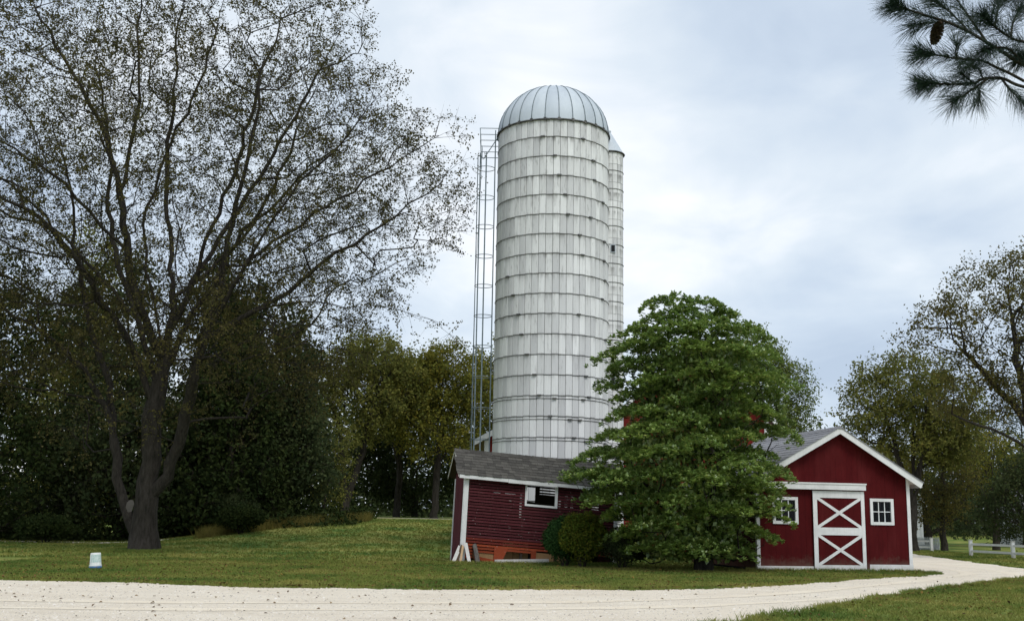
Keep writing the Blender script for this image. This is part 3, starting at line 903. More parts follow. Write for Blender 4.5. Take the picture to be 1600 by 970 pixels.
    while x < hx1:
        L = random.uniform(0.26, 0.36)
        MB(rack).add([(x, rid_y - 0.15, rz - 0.055), (x + L, rid_y - 0.15, rz - 0.06), (x + L, rid_y, rz + 0.045), (x, rid_y, rz + 0.06), (x, rid_y + 0.15, rz - 0.055), (x + L, rid_y + 0.15, rz - 0.06), (x, rid_y, rz), (x + L, rid_y, rz - 0.005)],
                     [(0, 1, 2, 3), (3, 2, 5, 4), (0, 3, 6), (3, 4, 6), (1, 7, 2), (2, 7, 5)]).build('ridge_cap', 'shingle_old', ro)
        x += L - 0.01
    # white eave board in three uneven lengths, gable boards
    xs3 = [hx0 + 0.02, 1.55, 3.4, hx1]
    for k in range(3):
        j = (0.0, -0.02, 0.006)[k]
        MB(rack).box(xs3[k], xs3[k + 1] - 0.008, rid_y - ly - 0.005, rid_y - ly + 0.02, ez - 0.13 + j, ez - 0.004).build('eave_board', 'white_paint', root)
    for xe in (hx0 - 0.022, hx1 + 0.002):
        for sgn in (-1, 1):
            y_e = rid_y + sgn * ly
            vs = [(x, y, z_) for x in (xe, xe + 0.02) for (y, z_) in ((y_e, ez - 0.09), (rid_y, rz - 0.09), (rid_y, rz + 0.01), (y_e, ez + 0.02))]
            MB(rack).add(vs, [(0, 1, 2, 3), (7, 6, 5, 4), (0, 4, 5, 1), (1, 5, 6, 2), (2, 6, 7, 3), (3, 7, 4, 0)]).build('barge_board', 'old_white', root)


build_crib()

# ------------------------------------------------------------------ small red barn
BL, BD = 5.8, 6.4
AX, AZ = 3.08, 4.98
EL, ER, EZ = -0.26, 6.20, 3.12


def rz_at(x):
    return EZ + (AZ - EZ) * ((x - EL) / (AX - EL) if x < AX else (ER - x) / (ER - AX))


def build_small_barn():
    root = empty('small_barn', (8.6, 39.5, 0), R(11.5), label='small dark red barn with white cross-braced sliding door', cat='barn')
    holes = [(0.68, 1.42, 1.70, 2.42), (4.38, 5.08, 1.72, 2.43)]
    brk = [0.0, 0.68, 1.42, 2.2, 3.85, 4.38, 5.08, BL]
    edges = []
    for a, b in zip(brk[:-1], brk[1:]):
        n = max(1, round((b - a) / 0.2))
        edges += [a + (b - a) * k / n for k in range(n)]
    edges.append(BL)
    for a, b in zip(edges[:-1], edges[1:]):
        t0, t1 = rz_at(a) - 0.12, rz_at(b) - 0.12
        spans = [(0.08, None)]
        for hx0, hx1, hz0, hz1 in holes:
            if a >= hx0 - 1e-4 and b <= hx1 + 1e-4:
                spans = [(0.08, hz0), (hz1, None)]
        dy = random.uniform(-0.003, 0.003)
        for z0, z1 in spans:
            if z1 is None:
                poly = [(a + 0.0015, z0), (b - 0.0015, z0), (b - 0.0015, t1), (a + 0.0015, t0)]
                if a < AX < b: poly.insert(3, (AX, AZ - 0.12))
            else:
                poly = [(a + 0.0015, z0), (b - 0.0015, z0), (b - 0.0015, z1), (a + 0.0015, z1)]
            MB().slab(poly, dy, dy + 0.024).build('board', 'barn_red', root)
    MB().slab([(0.02, 0.05), (BL - 0.02, 0.05), (BL - 0.02, 3.3), (AX, AZ - 0.14), (0.02, 3.1)], BD - 0.03, BD).build('back_wall', 'barn_red', root)
    bm_ = MB().box(-0.012, 0.012, 0.003, 0.197, 0.08, 3.14).mesh('board'); bm_.materials.append(MATS['barn_red'])
    for xw in (0.012, BL - 0.012):
        for k in range(31):
            link_mesh('board', bm_, None, root, (xw + random.uniform(-0.003, 0.003), 0.06 + k * 0.203, 0))
    MB().box(0.03, BL - 0.03, 0.03, BD - 0.04, -0.02, 0.03).build('floor_slab', 'dark_inside', root)
    # white trim
    MB().box(-0.03, 2.06, -0.035, -0.004, 0.0, 0.17).build('base_board', 'white_paint', root)
    MB().box(4.04, BL + 0.06, -0.035, -0.004, 0.0, 0.25).build('base_board', 'white_paint', root)
    for xa, xb in ((-0.035, 0.09), (BL - 0.08, BL + 0.045)):
        MB().box(xa, xb, -0.028, -0.005, 0.17 if xa < 1 else 0.25, rz_at(max(0, xa)) - 0.10).build('corner_board', 'white_paint', root)
    MB().box(-0.034, -0.004, -0.0045, 0.10, 0.0, 3.12).build('corner_board', 'white_paint', root)
    MB().box(BL + 0.002, BL + 0.034, -0.0045, 0.11, 0.0, 3.2).build('corner_board', 'white_paint', root)
    # roof: two slabs, shingle courses, barge boards
    y0, y1 = -0.32, BD + 0.3
    for (xe, nm) in ((EL, 1), (ER, -1)):
        L = math.hypot(AX - xe, AZ - EZ); ux, uz = (AX - xe) / L, (AZ - EZ) / L
        nx, nz = -uz * (1 if nm > 0 else 1), ux
        if nm < 0: nx, nz = -uz, ux
        if nz < 0: nx, nz = -nx, -nz
        P = lambda s, h: (xe + ux * s + nx * h, EZ + uz * s + nz * h)
        a, b, c, d = P(0, 0), P(L, 0), P(L, -0.07), P(0, -0.07)
        sl = MB().slab([a, b, c, d], y0 + 0.03, y1).build('roof_slope', 'white_paint', root)
        nc = 17; ex = L / nc
        for k in range(nc):
            m_ = MB(); y = y0 - 0.03
            while y < y1:
                w = random.uniform(0.20, 0.30); yb = min(y1, y + w - 0.005)
                j = random.uniform(-0.006, 0.006); hh = random.uniform(0.024, 0.034)
                s0 = k * ex - 0.03 + j; s1 = min(s0 + ex * 1.4, L + 0.01)
                p = [P(s0, 0.004), P(s0, hh), P(s1, 0.012), P(s1, 0.003)]
                m_.slab(p, y, yb); y += w
            m_.build('shingle_course', 'shingle_grey', sl)
        # barge board
        t = 0.21
        p = [P(-0.03, 0.0), P(L, 0.0), (AX, P(L, -t)[1] - 0.035), P(-0.03, -t)]
        MB().slab(p, y0, y0 + 0.028).build('barge_board', 'white_paint', root)
        p = [P(-0.03, 0.0), P(L, 0.0), P(L, -0.15), P(-0.03, -0.15)]
        MB().slab(p, y1 - 0.0, y1 + 0.028).build('barge_board', 'white_paint', root)
        # eave board along the side
        p = P(-0.03, -0.11)
        MB().box(min(p[0], p[0] + 0.02), p[0] + 0.02, y0 + 0.03, y1, p[1] - 0.07, p[1] + 0.09).build('eave_board', 'white_paint', root)
    cap = MB(); y = y0 - 0.03
    while y < y1:
        w = 0.27
        cap.add([(AX - 0.15, y, AZ - 0.045), (AX, y, AZ + 0.055), (AX + 0.15, y, AZ - 0.045), (AX - 0.15, y + w, AZ - 0.06), (AX, y + w, AZ + 0.04), (AX + 0.15, y + w, AZ - 0.06)], [(0, 1, 4, 3), (1, 2, 5, 4), (0, 2, 1)])
        y += w
    cap.build('ridge_cap', 'shingle_grey', root)
    # sliding door
    D0, D1, DZ0, DZ1 = 2.06, 4.02, 0.03, 2.76
    door = empty('sliding_door', (0, 0, 0), parent=root)
    n = 10
    for k in range(n):
        a = D0 + 0.04 + (D1 - D0 - 0.08) * k / n; b = D0 + 0.04 + (D1 - D0 - 0.08) * (k + 1) / n
        MB().box(a + 0.002, b - 0.002, -0.075, -0.052, DZ0 + 0.03, DZ1 - 0.03).build('door_board', 'barn_red', door)
    ys = (-0.103, -0.076)
    MB().box(D0, D0 + 0.155, *ys, DZ0, DZ1).build('stile', 'white_paint', door)
    MB().box(D1 - 0.13, D1, *ys, DZ0, DZ1).build('stile', 'white_paint', door)
    xi0, xi1 = D0 + 0.157, D1 - 0.132
    for z0, z1 in ((DZ0, 0.22), (1.24, 1.50), (2.52, DZ1)):
        MB().box(xi0, xi1, ys[0] + 0.002, ys[1], z0, z1).build('rail', 'white_paint', door)
    for z0, z1 in ((0.22, 1.24), (1.50, 2.52)):
        w = 0.10
        dx, dz = xi1 - xi0, z1 - z0; L = math.hypot(dx, dz)
        cx = w / 2 * L / dz; cz = w / 2 * L / dx
        p1 = [(xi0, z0), (xi0 + cx, z0), (xi1, z1 - cz), (xi1, z1), (xi1 - cx, z1), (xi0, z0 + cz)]
        MB().slab(p1, ys[0] + 0.004, ys[1]).build('brace', 'white_paint', door)
        p2 = [(xi1 + xi0 - x, z) for x, z in p1][::-1]
        MB().slab(p2, ys[0] + 0.007, ys[1] - 0.002).build('brace', 'white_paint', door)
    tr = MB().box(0.10, 4.05, -0.20, -0.005, 2.80, 2.99).build('track_cover', 'white_paint', root)
    MB().slab([(0.08, 2.99), (4.07, 2.99), (4.07, 3.04), (0.08, 3.04)], -0.225, -0.005).build('track_cap', 'white_paint', tr)
    MB().box(4.03, 4.13, -0.12, -0.04, 0.08, 0.30).build('door_stop', 'barn_red', root)
    # windows
    for hx0, hx1, hz0, hz1 in holes:
        win = empty('window', parent=root)
        f = 0.105
        MB().box(hx0 - f, hx0, -0.045, 0.03, hz0 - f, hz1 + f).build('frame', 'white_paint', win)
        MB().box(hx1, hx1 + f, -0.045, 0.03, hz0 - f, hz1 + f).build('frame', 'white_paint', win)
        MB().box(hx0, hx1, -0.043, 0.03, hz1, hz1 + f).build('frame', 'white_paint', win)
        MB().box(hx0, hx1, -0.05, 0.03, hz0 - f, hz0).build('sill', 'white_paint', win)
        pw = (hx1 - hx0) / 3; ph = (hz1 - hz0) / 2
        for k in (1, 2):
            MB().box(hx0 + pw * k - 0.014, hx0 + pw * k + 0.014, -0.012, 0.02, hz0, hz1).build('muntin', 'white_paint', win)
        for k in range(3):
            MB().box(hx0 + pw * k + 0.015, hx0 + pw * (k + 1) - 0.015, -0.011, 0.019, hz0 + ph - 0.014, hz0 + ph + 0.014).build('muntin', 'white_paint', win)
            for q in (0, 1):
                MB().box(hx0 + pw * k + 0.01, hx0 + pw * (k + 1) - 0.01, 0.004, 0.008, hz0 + ph * q + 0.01, hz0 + ph * (q + 1) - 0.01).build('pane', 'window_glass', win)


build_small_barn()

# ------------------------------------------------------------------ big red barn behind, white house, cottage


def gable_box(root, x0, x1, y0, y1, zt, apex, mat, roofmat, trim, ov=0.35, nb=0.3, bname='board'):
    cx = (x0 + x1) / 2
    e = (x1 - x0)
    n = max(2, round(e / nb))
    for k in range(n):
        a = x0 + e * k / n; b = x0 + e * (k + 1) / n
        za = zt + (apex - zt) * (1 - abs(a - cx) / (e / 2)); zb = zt + (apex - zt) * (1 - abs(b - cx) / (e / 2))
        poly = [(a + 0.006, -0.1), (b - 0.006, -0.1), (b - 0.006, zb - 0.03), (a + 0.006, za - 0.03)]
        if a < cx - 1e-6 < b - 1e-6: poly.insert(3, (cx, apex - 0.03))
        MB().slab(poly, y0 + random.uniform(-0.005, 0.005), y0 + 0.04).build(bname, mat, root)
    MB().box(x0, x0 + 0.05, y0 + 0.045, y1, -0.1, zt).build('side_wall', mat, root)
    MB().box(x1 - 0.05, x1, y0 + 0.045, y1, -0.1, zt).build('side_wall', mat, root)
    MB().slab([(x0 + 0.06, -0.1), (x1 - 0.06, -0.1), (x1 - 0.06, zt), (cx, apex - 0.06), (x0 + 0.06, zt)], y1 - 0.05, y1 + 0.002).build('back_wall', mat, root)
    sl = (apex - zt) / (e / 2)
    for s in (-1, 1):
        xe = cx + s * (e / 2 + ov); ze = zt - sl * ov
        p = [(xe, ze), (cx, apex), (cx, apex + 0.14), (xe, ze + 0.14)]
        MB().slab(p, y0 - 0.4, y1 + 0.4).build('roof_slope', roofmat, root)
        p = [(xe, ze - 0.16), (cx, apex - 0.16), (cx, apex + 0.10), (xe, ze + 0.10)]
        MB().slab(p, y0 - 0.44, y0 - 0.402).build('barge_board', trim, root)
        c = cx + s * (e / 2)
        MB().box(min(c, c - s * 0.22), max(c, c - s * 0.22), y0 - 0.04, y0 - 0.008, 0, zt).build('corner_board', trim, root)


bb = empty('big_barn', (0, 0, 0), label='large red barn with white trim behind the magnolia and silo', cat='barn')
bb.location = (5.45, 57.0, 0)
gable_box(bb, 0, 7.65, 0, 14, 6.95, 10.9, 'big_barn_red', 'shingle_grey', 'white_paint')
gable_box(bb, -6.75, -0.1, 1.0, 12, 5.75, 7.6, 'big_barn_red', 'house_white', 'white_paint', ov=0.55)

hs = empty('white_house', (30.2, 100, tz(30, 100)), label='white steep-gabled house just past the right corner of the small barn', cat='house')
gable_box(hs, 0, 6.1, 0, 9, 3.9, 8.6, 'house_white', 'shingle_grey', 'house_white', ov=0.35, nb=0.5, bname='siding_board')
for wx, wz in ((4.35, 1.3), (1.2, 1.3), (3.4, 4.7)):
    w = empty('window', (wx, -0.03, wz), parent=hs)
    MB().box(0, 0.9, -0.05, -0.005, -0.1, 0).build('sill', 'white_paint', w)
    MB().box(0.0, 0.9, -0.03, -0.006, 0, 1.4).build('pane', 'dark_inside', w)
    MB().box(0.42, 0.48, -0.045, -0.031, 0, 1.4).build('muntin', 'white_paint', w)
    MB().box(0.0, 0.9, -0.045, -0.032, 0.67, 0.73).build('muntin', 'white_paint', w)
ct = empty('white_cottage', (47.0, 103, tz(47, 103)), label='white cottage peeping from behind trees at the right edge', cat='house')
gable_box(ct, 0, 6, 0, 7, 3.2, 5.6, 'house_white', 'shingle_grey', 'house_white', ov=0.3, nb=0.5, bname='siding_board')

# ------------------------------------------------------------------ fences


def rail_fence(label, pts, rails=(0.28, 0.68)):
    root = empty('rail_fence', (*pts[0], 0), label=label, cat='fence', group='white rail fences by the driveway')
    p0 = np.array(pts[0])
    pm = MB().box(-0.085, 0.085, -0.085, 0.085, -0.2, 0.88).mesh('post'); pm.materials.append(MATS['white_paint'])
    cm = MB().box(-0.105, 0.105, -0.105, 0.105, 0.88, 0.93).mesh('post_cap'); cm.materials.append(MATS['old_white'])
    for p in pts:
        d = np.array(p) - p0
        q = link_mesh('post', pm, None, root, (d[0], d[1], tz(*p)))
        link_mesh('post_cap', cm, None, q)
    for a, b in zip(pts[:-1], pts[1:]):
        a_ = np.array(a) - p0; b_ = np.array(b) - p0
        for h in rails:
            MB().bar((a_[0], a_[1], h + tz(*a)), (b_[0], b_[1], h + tz(*b)), 0.05, 0.12).build('rail', 'white_paint', root)


rail_fence('white two-rail fence by the lawn at the right edge', [(27.21, 67.4), (27.75, 63.0), (28.2, 58.6), (28.7, 54.2)])
rail_fence('short white two-rail fence just past the corner of the small barn', [(29.2, 79.0), (27.6, 81.0), (25.9, 83.2)])
pk = empty('picket_fence', (31.6, 84.0, 0), label='low white picket fence in front of the white house', cat='fence')
pkm = MB().slab([(-0.04, 0.05), (0.04, 0.05), (0.04, 0.85), (0, 0.95), (-0.04, 0.85)], -0.012, 0.012).mesh('picket'); pkm.materials.append(MATS['house_white'])
for k in range(52):
    link_mesh('picket', pkm, None, pk, (-0.11 * k, 0.02 * k, 0))
for h in (0.25, 0.7):
    MB().bar((0, 0.03, h), (-5.7, 1.07, h), 0.03, 0.09).build('rail', 'house_white', pk)
MB().bar((0, 0.06, 0.2), (-5.7, 1.1, 0.2), 0.03, 0.36).build('base_panel', 'house_white', pk)

# ------------------------------------------------------------------ loose things by the crib, the bucket


def lean_board(name, label, a, b, w, t_, mat, cat='board'):
    a = Vector(a); b = Vector(b)
    d = (b - a).normalized(); s = d.cross(Vector((0, 1, 0))).normalized(); n = s.cross(d)
    vs = []
    for k, p in enumerate((a, b)):
        for i, j in ((-1, -1), (1, -1), (1, 1), (-1, 1)):
            vs.append(p + s * (w / 2 * i) + n * (t_ / 2 * j) + d * (0.02 * i * (1 if k else -1)))
    vs = [v - a for v in vs]
    MB().add(vs, [(3, 2, 1, 0), (4, 5, 6, 7), (0, 1, 5, 4), (1, 2, 6, 5), (2, 3, 7, 6), (3, 0, 4, 7)]).build(name, mat, None, loc=a, label=label, cat=cat)


def gp(u, v, Y):
    p = at(u, v, Y); return (p[0], p[1], max(p[2], 0.02))


lean_board('leaning_board', 'wide white board leaning leftmost against the crib corner', gp(707.5, 880, 41.0), gp(718.5, 853, 41.33), 0.125, 0.03, 'old_white')
lean_board('leaning_board', 'narrow brown board leaning behind the leftmost white board', gp(713.5, 879, 41.12), gp(721.5, 851, 41.30), 0.08, 0.03, 'brown_wood')
lean_board('leaning_board', 'pale raw wood offcut leaning between the two white boards', gp(719.0, 880, 41.02), gp(723.5, 852, 41.24), 0.075, 0.03, 'fresh_wood')
lean_board('leaning_board', 'white board with peeling foot leaning right beside the crib corner board', gp(733.5, 879, 40.95), gp(727.5, 847.5, 41.27), 0.12, 0.03, 'old_white')
lg = MB()
a_ = Vector(gp(747, 880, 41.1)); b_ = Vector(gp(741.5, 850.5, 41.42))
lg.tube([(0, 0, -0.02), (b_ - a_) * 0.33, (b_ - a_) * 0.66, b_ - a_], [0.092, 0.085, 0.082, 0.08], 9)
lg.build('leaning_post', 'bark_pale', None, loc=a_, label='grey weathered round post leaning on the crib slats', cat='post')
bm0 = np.array(gp(773, 878.5, 41.55)); bm1 = np.array(gp(856.5, 876.0, 41.9))
MB().bar((0, 0, 0.09), (bm1[0] - bm0[0], bm1[1] - bm0[1], 0.135), 0.14, 0.155).build('beam', 'old_white', None, loc=(bm0[0], bm0[1] - 0.35, 0.0), label='long white timber beam lying in the grass before the crib', cat='beam')

bk = empty('bucket', (-11.69, 32.7, 0), label='upturned white plastic bucket with blue rim on the lawn', cat='bucket')
bk.rotation_euler = (R(-4), R(-3), 0.4)
MB().lathe([(0.165, 0.10), (0.158, 0.13), (0.140, 0.425), (0.132, 0.440), (0.10, 0.436)], 28).build('body', 'bucket_plastic', bk, True)
MB().lathe([(0.178, 0.0), (0.178, 0.055), (0.168, 0.062)], 28).build('rim', 'bucket_blue', bk, True)
MB().lathe([(0.172, 0.058), (0.170, 0.10), (0.163, 0.112)], 28).build('rim_band', 'bucket_plastic', bk, True)
lb = MB(); vs = []
for k in range(11):
    a = R(-150) + R(130) * k / 10
    for z, r_ in ((0.17, 0.1575), (0.39, 0.1445)):
        vs.append((r_ * math.cos(a), r_ * math.sin(a), z))
lb.add(vs, [(2 * k, 2 * k + 2, 2 * k + 3, 2 * k + 1) for k in range(10)])
lb.build('printed_label', 'bucket_label', bk)

# ------------------------------------------------------------------ trees


def leaf_mesh(name, P, D, Nn, L, W, fold=0.15):
    n = len(P)
    D = D / (np.linalg.norm(D, axis=1, keepdims=True) + 1e-9)
    S = np.cross(D, Nn); S /= (np.linalg.norm(S, axis=1, keepdims=True) + 1e-9)
    U = np.cross(S, D)
    L = np.broadcast_to(np.asarray(L, float), (n,))[:, None]; W = np.broadcast_to(np.asarray(W, float), (n,))[:, None]
    V = np.empty((n, 4, 3))
    V[:, 0] = P
    V[:, 1] = P + D * L * 0.5 + S * W * 0.5 + U * W * fold
    V[:, 2] = P + D * L
    V[:, 3] = P + D * L * 0.5 - S * W * 0.5 + U * W * fold
    q = np.arange(n * 4).reshape(n, 4)
    return np_mesh(name, V.reshape(-1, 3), q)


def rand_dirs(rg, n):
    v = rg.normal(size=(n, 3))
    return v / np.linalg.norm(v, axis=1, keepdims=True)


class Skel:
    def __init__(self, cap=60000):
        self.p = np.zeros((cap, 3)); self.par = np.full(cap, -1, int); self.pl = np.zeros(cap); self.n = 0; self.attach_ok = np.ones(cap, bool)

    def add(self, p, par, ok=True):
        i = self.n; self.p[i] = p; self.par[i] = par
        self.pl[i] = 0 if par < 0 else self.pl[par] + np.linalg.norm(self.p[par] - p)
        self.attach_ok[i] = ok
        self.n += 1
        return i

    def path(self, pts, rg, start=None, step=0.6, wob=0.05):
        pts = [np.asarray(p, float) for p in pts]
        if start is None:
            cur = self.add(pts[0], -1, False); idx0 = 1
        else:
            d = np.linalg.norm(self.p[:self.n] - pts[0], axis=1); cur = int(np.argmin(d)); idx0 = 0
            if d[cur] < 0.35: idx0 = 1
            pts = pts if idx0 == 1 else [self.p[cur]] + pts
            idx0 = 1
        # catmull-rom through the points
        P = [pts[0]] + pts + [pts[-1] * 2 - pts[-2]]
        for i in range(1, len(P) - 2):
            p0, p1, p2, p3 = P[i - 1], P[i], P[i + 1], P[i + 2]
            L = np.linalg.norm(p2 - p1); k = max(1, int(L / step))
            for j in range(1, k + 1):
                t = j / k
                q = 0.5 * ((2 * p1) + (-p0 + p2) * t + (2 * p0 - 5 * p1 + 4 * p2 - p3) * t * t + (-p0 + 3 * p1 - 3 * p2 + p3) * t ** 3)
                q = q + rg.normal(0, wob, 3) * (1 if j < k else 0.4)
                cur = self.add(q, cur)
        return cur


def grow(sk, pts, bf, rg, step=0.7, wob=0.06, lift=0.0, zmin=None):
    """attach every crown point to the skeleton by the cheapest branch"""
    root = sk.p[0]
    base = sk.n
    d0 = np.min(np.linalg.norm(pts[:, None, :] - sk.p[None, :base:3, :], axis=2), axis=1)
    order = np.argsort(d0)
    tips = []
    for i in order:
        q = pts[i]
        d = np.linalg.norm(sk.p[:sk.n] - q, axis=1)
        cost = d + bf * sk.pl[:sk.n]
        cost[~sk.attach_ok[:sk.n]] += 1e3
        # branches rather go up and outward than back down
        cost += 0.45 * np.maximum(0, sk.p[:sk.n, 2] - q[2] + 0.25 * d)
        k = int(np.argmin(cost)); L = d[k]
        a = sk.p[k]; pk_ = sk.par[k]
        pd = (a - sk.p[pk_]) if pk_ >= 0 else np.array([0, 0, 1.0])
        pd = pd / (np.linalg.norm(pd) + 1e-9)
        c = a + pd * L * 0.35 + np.array([0, 0, lift * L])
        m = max(1, int(L / step)); cur = k
        for j in range(1, m + 1):
            t = j / m
            x = (1 - t) ** 2 * a + 2 * t * (1 - t) * c + t * t * q
            if j < m: x = x + rg.normal(0, wob, 3)
            cur = sk.add(x, cur)
        tips.append(cur)
    return np.array(tips)


def tree_wood(sk, r_base, r_tip, flare=0.0, nmax=10, rmin=0.0):
    n = sk.n; cnt = np.zeros(n); child = [[] for _ in range(n)]
    for i in range(n - 1, -1, -1):
        if cnt[i] == 0: cnt[i] = 1
        if sk.par[i] >= 0:
            cnt[sk.par[i]] += cnt[i]; child[sk.par[i]].append(i)
    cmx = cnt[0]
    e = math.log(r_base / r_tip) / math.log(max(2, cmx))
    rad = r_tip * cnt ** e
    if flare:
        z0 = sk.p[0, 2]
        d = np.linalg.norm(sk.p[:n, :2] - sk.p[0, :2], axis=1)
        k = np.exp(-np.maximum(0, sk.p[:n, 2] - z0) / 0.55) * (d < 2.0)
        rad = rad * (1 + flare * k)
    V = []; Q = []; T = []; off = 0
    starts = [(0, None)]
    while starts:
        s, pre = starts.pop()
        chain = ([pre] if pre is not None else []) + [s]
        cur = s
        while child[cur]:
            ch = sorted(child[cur], key=lambda i: -cnt[i])
            for o in ch[1:]: starts.append((o, cur))
            cur = ch[0]; chain.append(cur)
        if len(chain) < 2: continue
        idx = np.array(chain); p = sk.p[idx]; r_ = rad[idx].copy()
        if pre is not None: r_[0] = min(r_[0], r_[1] * 1.25)
        r_[-1] *= 0.5
        if r_.max() < rmin: continue
        ns = nmax if r_[:2].max() > 0.16 else (6 if r_.max() > 0.05 else (4 if r_.max() > 0.018 else 3))
        d = np.gradient(p, axis=0); d /= (np.linalg.norm(d, axis=1, keepdims=True) + 1e-9)
        ref = np.where(np.abs(d[:, 2:3]) > 0.93, np.array([[0, 1.0, 0]]), np.array([[0, 0, 1.0]]))
        if np.abs(d[:, 2]).mean() > 0.6: ref = np.tile([[0.3, 1.0, 0]], (len(p), 1))
        else: ref = np.tile([[0.05, 0.1, 1.0]], (len(p), 1))
        s_ = np.cross(d, ref); s_ /= (np.linalg.norm(s_, axis=1, keepdims=True) + 1e-9); u_ = np.cross(s_, d)
        a = np.linspace(0, 2 * math.pi, ns, endpoint=False)
        ring = p[:, None, :] + r_[:, None, None] * (np.cos(a)[None, :, None] * s_[:, None, :] + np.sin(a)[None, :, None] * u_[:, None, :])
        m = len(p)
        V.append(ring.reshape(-1, 3))
        i = np.arange(m - 1)[:, None] * ns; k = np.arange(ns)[None, :]; k2 = (k + 1) % ns
        Q.append(np.stack([i + k, i + k2, i + ns + k2, i + ns + k], -1).reshape(-1, 4) + off)
        off += m * ns
    return np.concatenate(V), np.concatenate(Q), rad, cnt


def twig_mesh_data(A, B, r0, off):
    """thin three-sided twigs from A to B"""
    n = len(A); d = B - A; d /= (np.linalg.norm(d, axis=1, keepdims=True) + 1e-9)
    s = np.cross(d, np.array([0.2, 0.1, 1.0])); s /= (np.linalg.norm(s, axis=1, keepdims=True) + 1e-9); u = np.cross(s, d)
    V = np.empty((n, 4, 3))
    for k in range(3):
        a = 2 * math.pi * k / 3
        V[:, k] = A + r0 * (math.cos(a) * s + math.sin(a) * u)
    V[:, 3] = B
    i = np.arange(n)[:, None] * 4 + off
    T = np.concatenate([i + np.array([0, 1, 3]), i + np.array([1, 2, 3]), i + np.array([2, 0, 3])]).reshape(-1, 3)
    return V.reshape(-1, 3), T


def blob_points(rg, n, blobs, shell=0.35):
    """points spread through ellipsoids (cx,cy,cz,rx,ry,rz), denser towards the outside"""
    w = np.array([b[3] * b[4] * b[5] for b in blobs], float) ** 0.8; w /= w.sum()
    k = rg.choice(len(blobs), n, p=w)
    B = np.array(blobs, float)[k]
    d = rand_dirs(rg, n); r_ = (shell + (1 - shell) * rg.random(n) ** 0.6)[:, None]
    return B[:, :3] + d * r_ * B[:, 3:6]


def make_tree(name, label, base, limbs, crown_pts, r_base, leafmat, barkmat, seed, cat='tree', group=None, bf=0.25, twigs=5, tw_len=(0.35, 0.8), leaves=6,
              leaf_size=(0.08, 0.13), leaf_w=0.65, spread=0.08, flare=0.35, droop=0.1, r_tip=0.008, step=0.7, keep=None, up=0.5, twig_r=0.006, wob=0.06, extra=None, bare=(0.85, 0.15)):
    rg = np.random.default_rng(seed)
    root = empty(name, tuple(base), label=label, cat=cat, group=group)
    sk = Skel()
    for i, l in enumerate(limbs):
        sk.path(l, rg, None if i == 0 else True, wob=wob)
    tips = grow(sk, crown_pts, bf, rg, step=step, wob=wob)
    V, Q, rad, cnt = tree_wood(sk, r_base, r_tip, flare)
    # twigs and leaves on the thin ends
    thin = np.where(cnt[:sk.n] <= 3)[0]
    thin = thin[sk.par[thin] >= 0]
    ctr = crown_pts.mean(axis=0)
    A = np.repeat(sk.p[thin], twigs, axis=0)
    out = A - ctr; out /= (np.linalg.norm(out, axis=1, keepdims=True) + 1e-9)
    d = rand_dirs(rg, len(A)) + 0.55 * out + np.array([0, 0, 0.25 - droop])
    d /= np.linalg.norm(d, axis=1, keepdims=True)
    ln = rg.uniform(*tw_len, len(A))[:, None]
    Bp = A + d * ln + np.array([0, 0, -droop]) * ln
    if keep is not None:
        ok = keep(Bp); A, Bp, d = A[ok], Bp[ok], d[ok]
    patch = np.sin(A[:, 0] * 1.9 + 1.1 * np.sin(A[:, 2] * 1.3)) * np.cos(A[:, 2] * 1.7 + A[:, 1] * 0.8) + 0.5 * np.sin(A[:, 1] * 2.3 + A[:, 0])
    leafy = rg.random(len(A)) < np.clip(bare[0] + bare[1] * patch, 0.05, 1.0)
    P = np.repeat(A[leafy], leaves, axis=0); E = np.repeat(Bp[leafy], leaves, axis=0)
    t = (0.2 + 0.88 * rg.random(len(P)) ** 0.6)[:, None]
    P = P + (E - P) * t + rg.normal(0, spread, P.shape)
    if extra is not None:
        P = np.concatenate([P, extra])
    if keep is not None:
        P = P[keep(P)]
    n = len(P)
    D = rand_dirs(rg, n) + np.array([0, 0, -0.25])
    Nn = rand_dirs(rg, n) + np.array([0, 0, up])
    L = rg.uniform(leaf_size[0], leaf_size[1], n)
    b = np.asarray(base, float)
    crown = link_mesh('crown', leaf_mesh('crown', P - b, D, Nn, L, L * leaf_w), leafmat, root)
    tv, tt = twig_mesh_data(A, Bp, twig_r, len(V))
    wood = link_mesh('trunk', np_mesh('trunk', np.concatenate([V, tv]) - b, Q, tt, smooth=True), barkmat, root)
    return root, sk, rad


def px_path(seq):
    return [at(u, v, Y) for u, v, Y in seq]


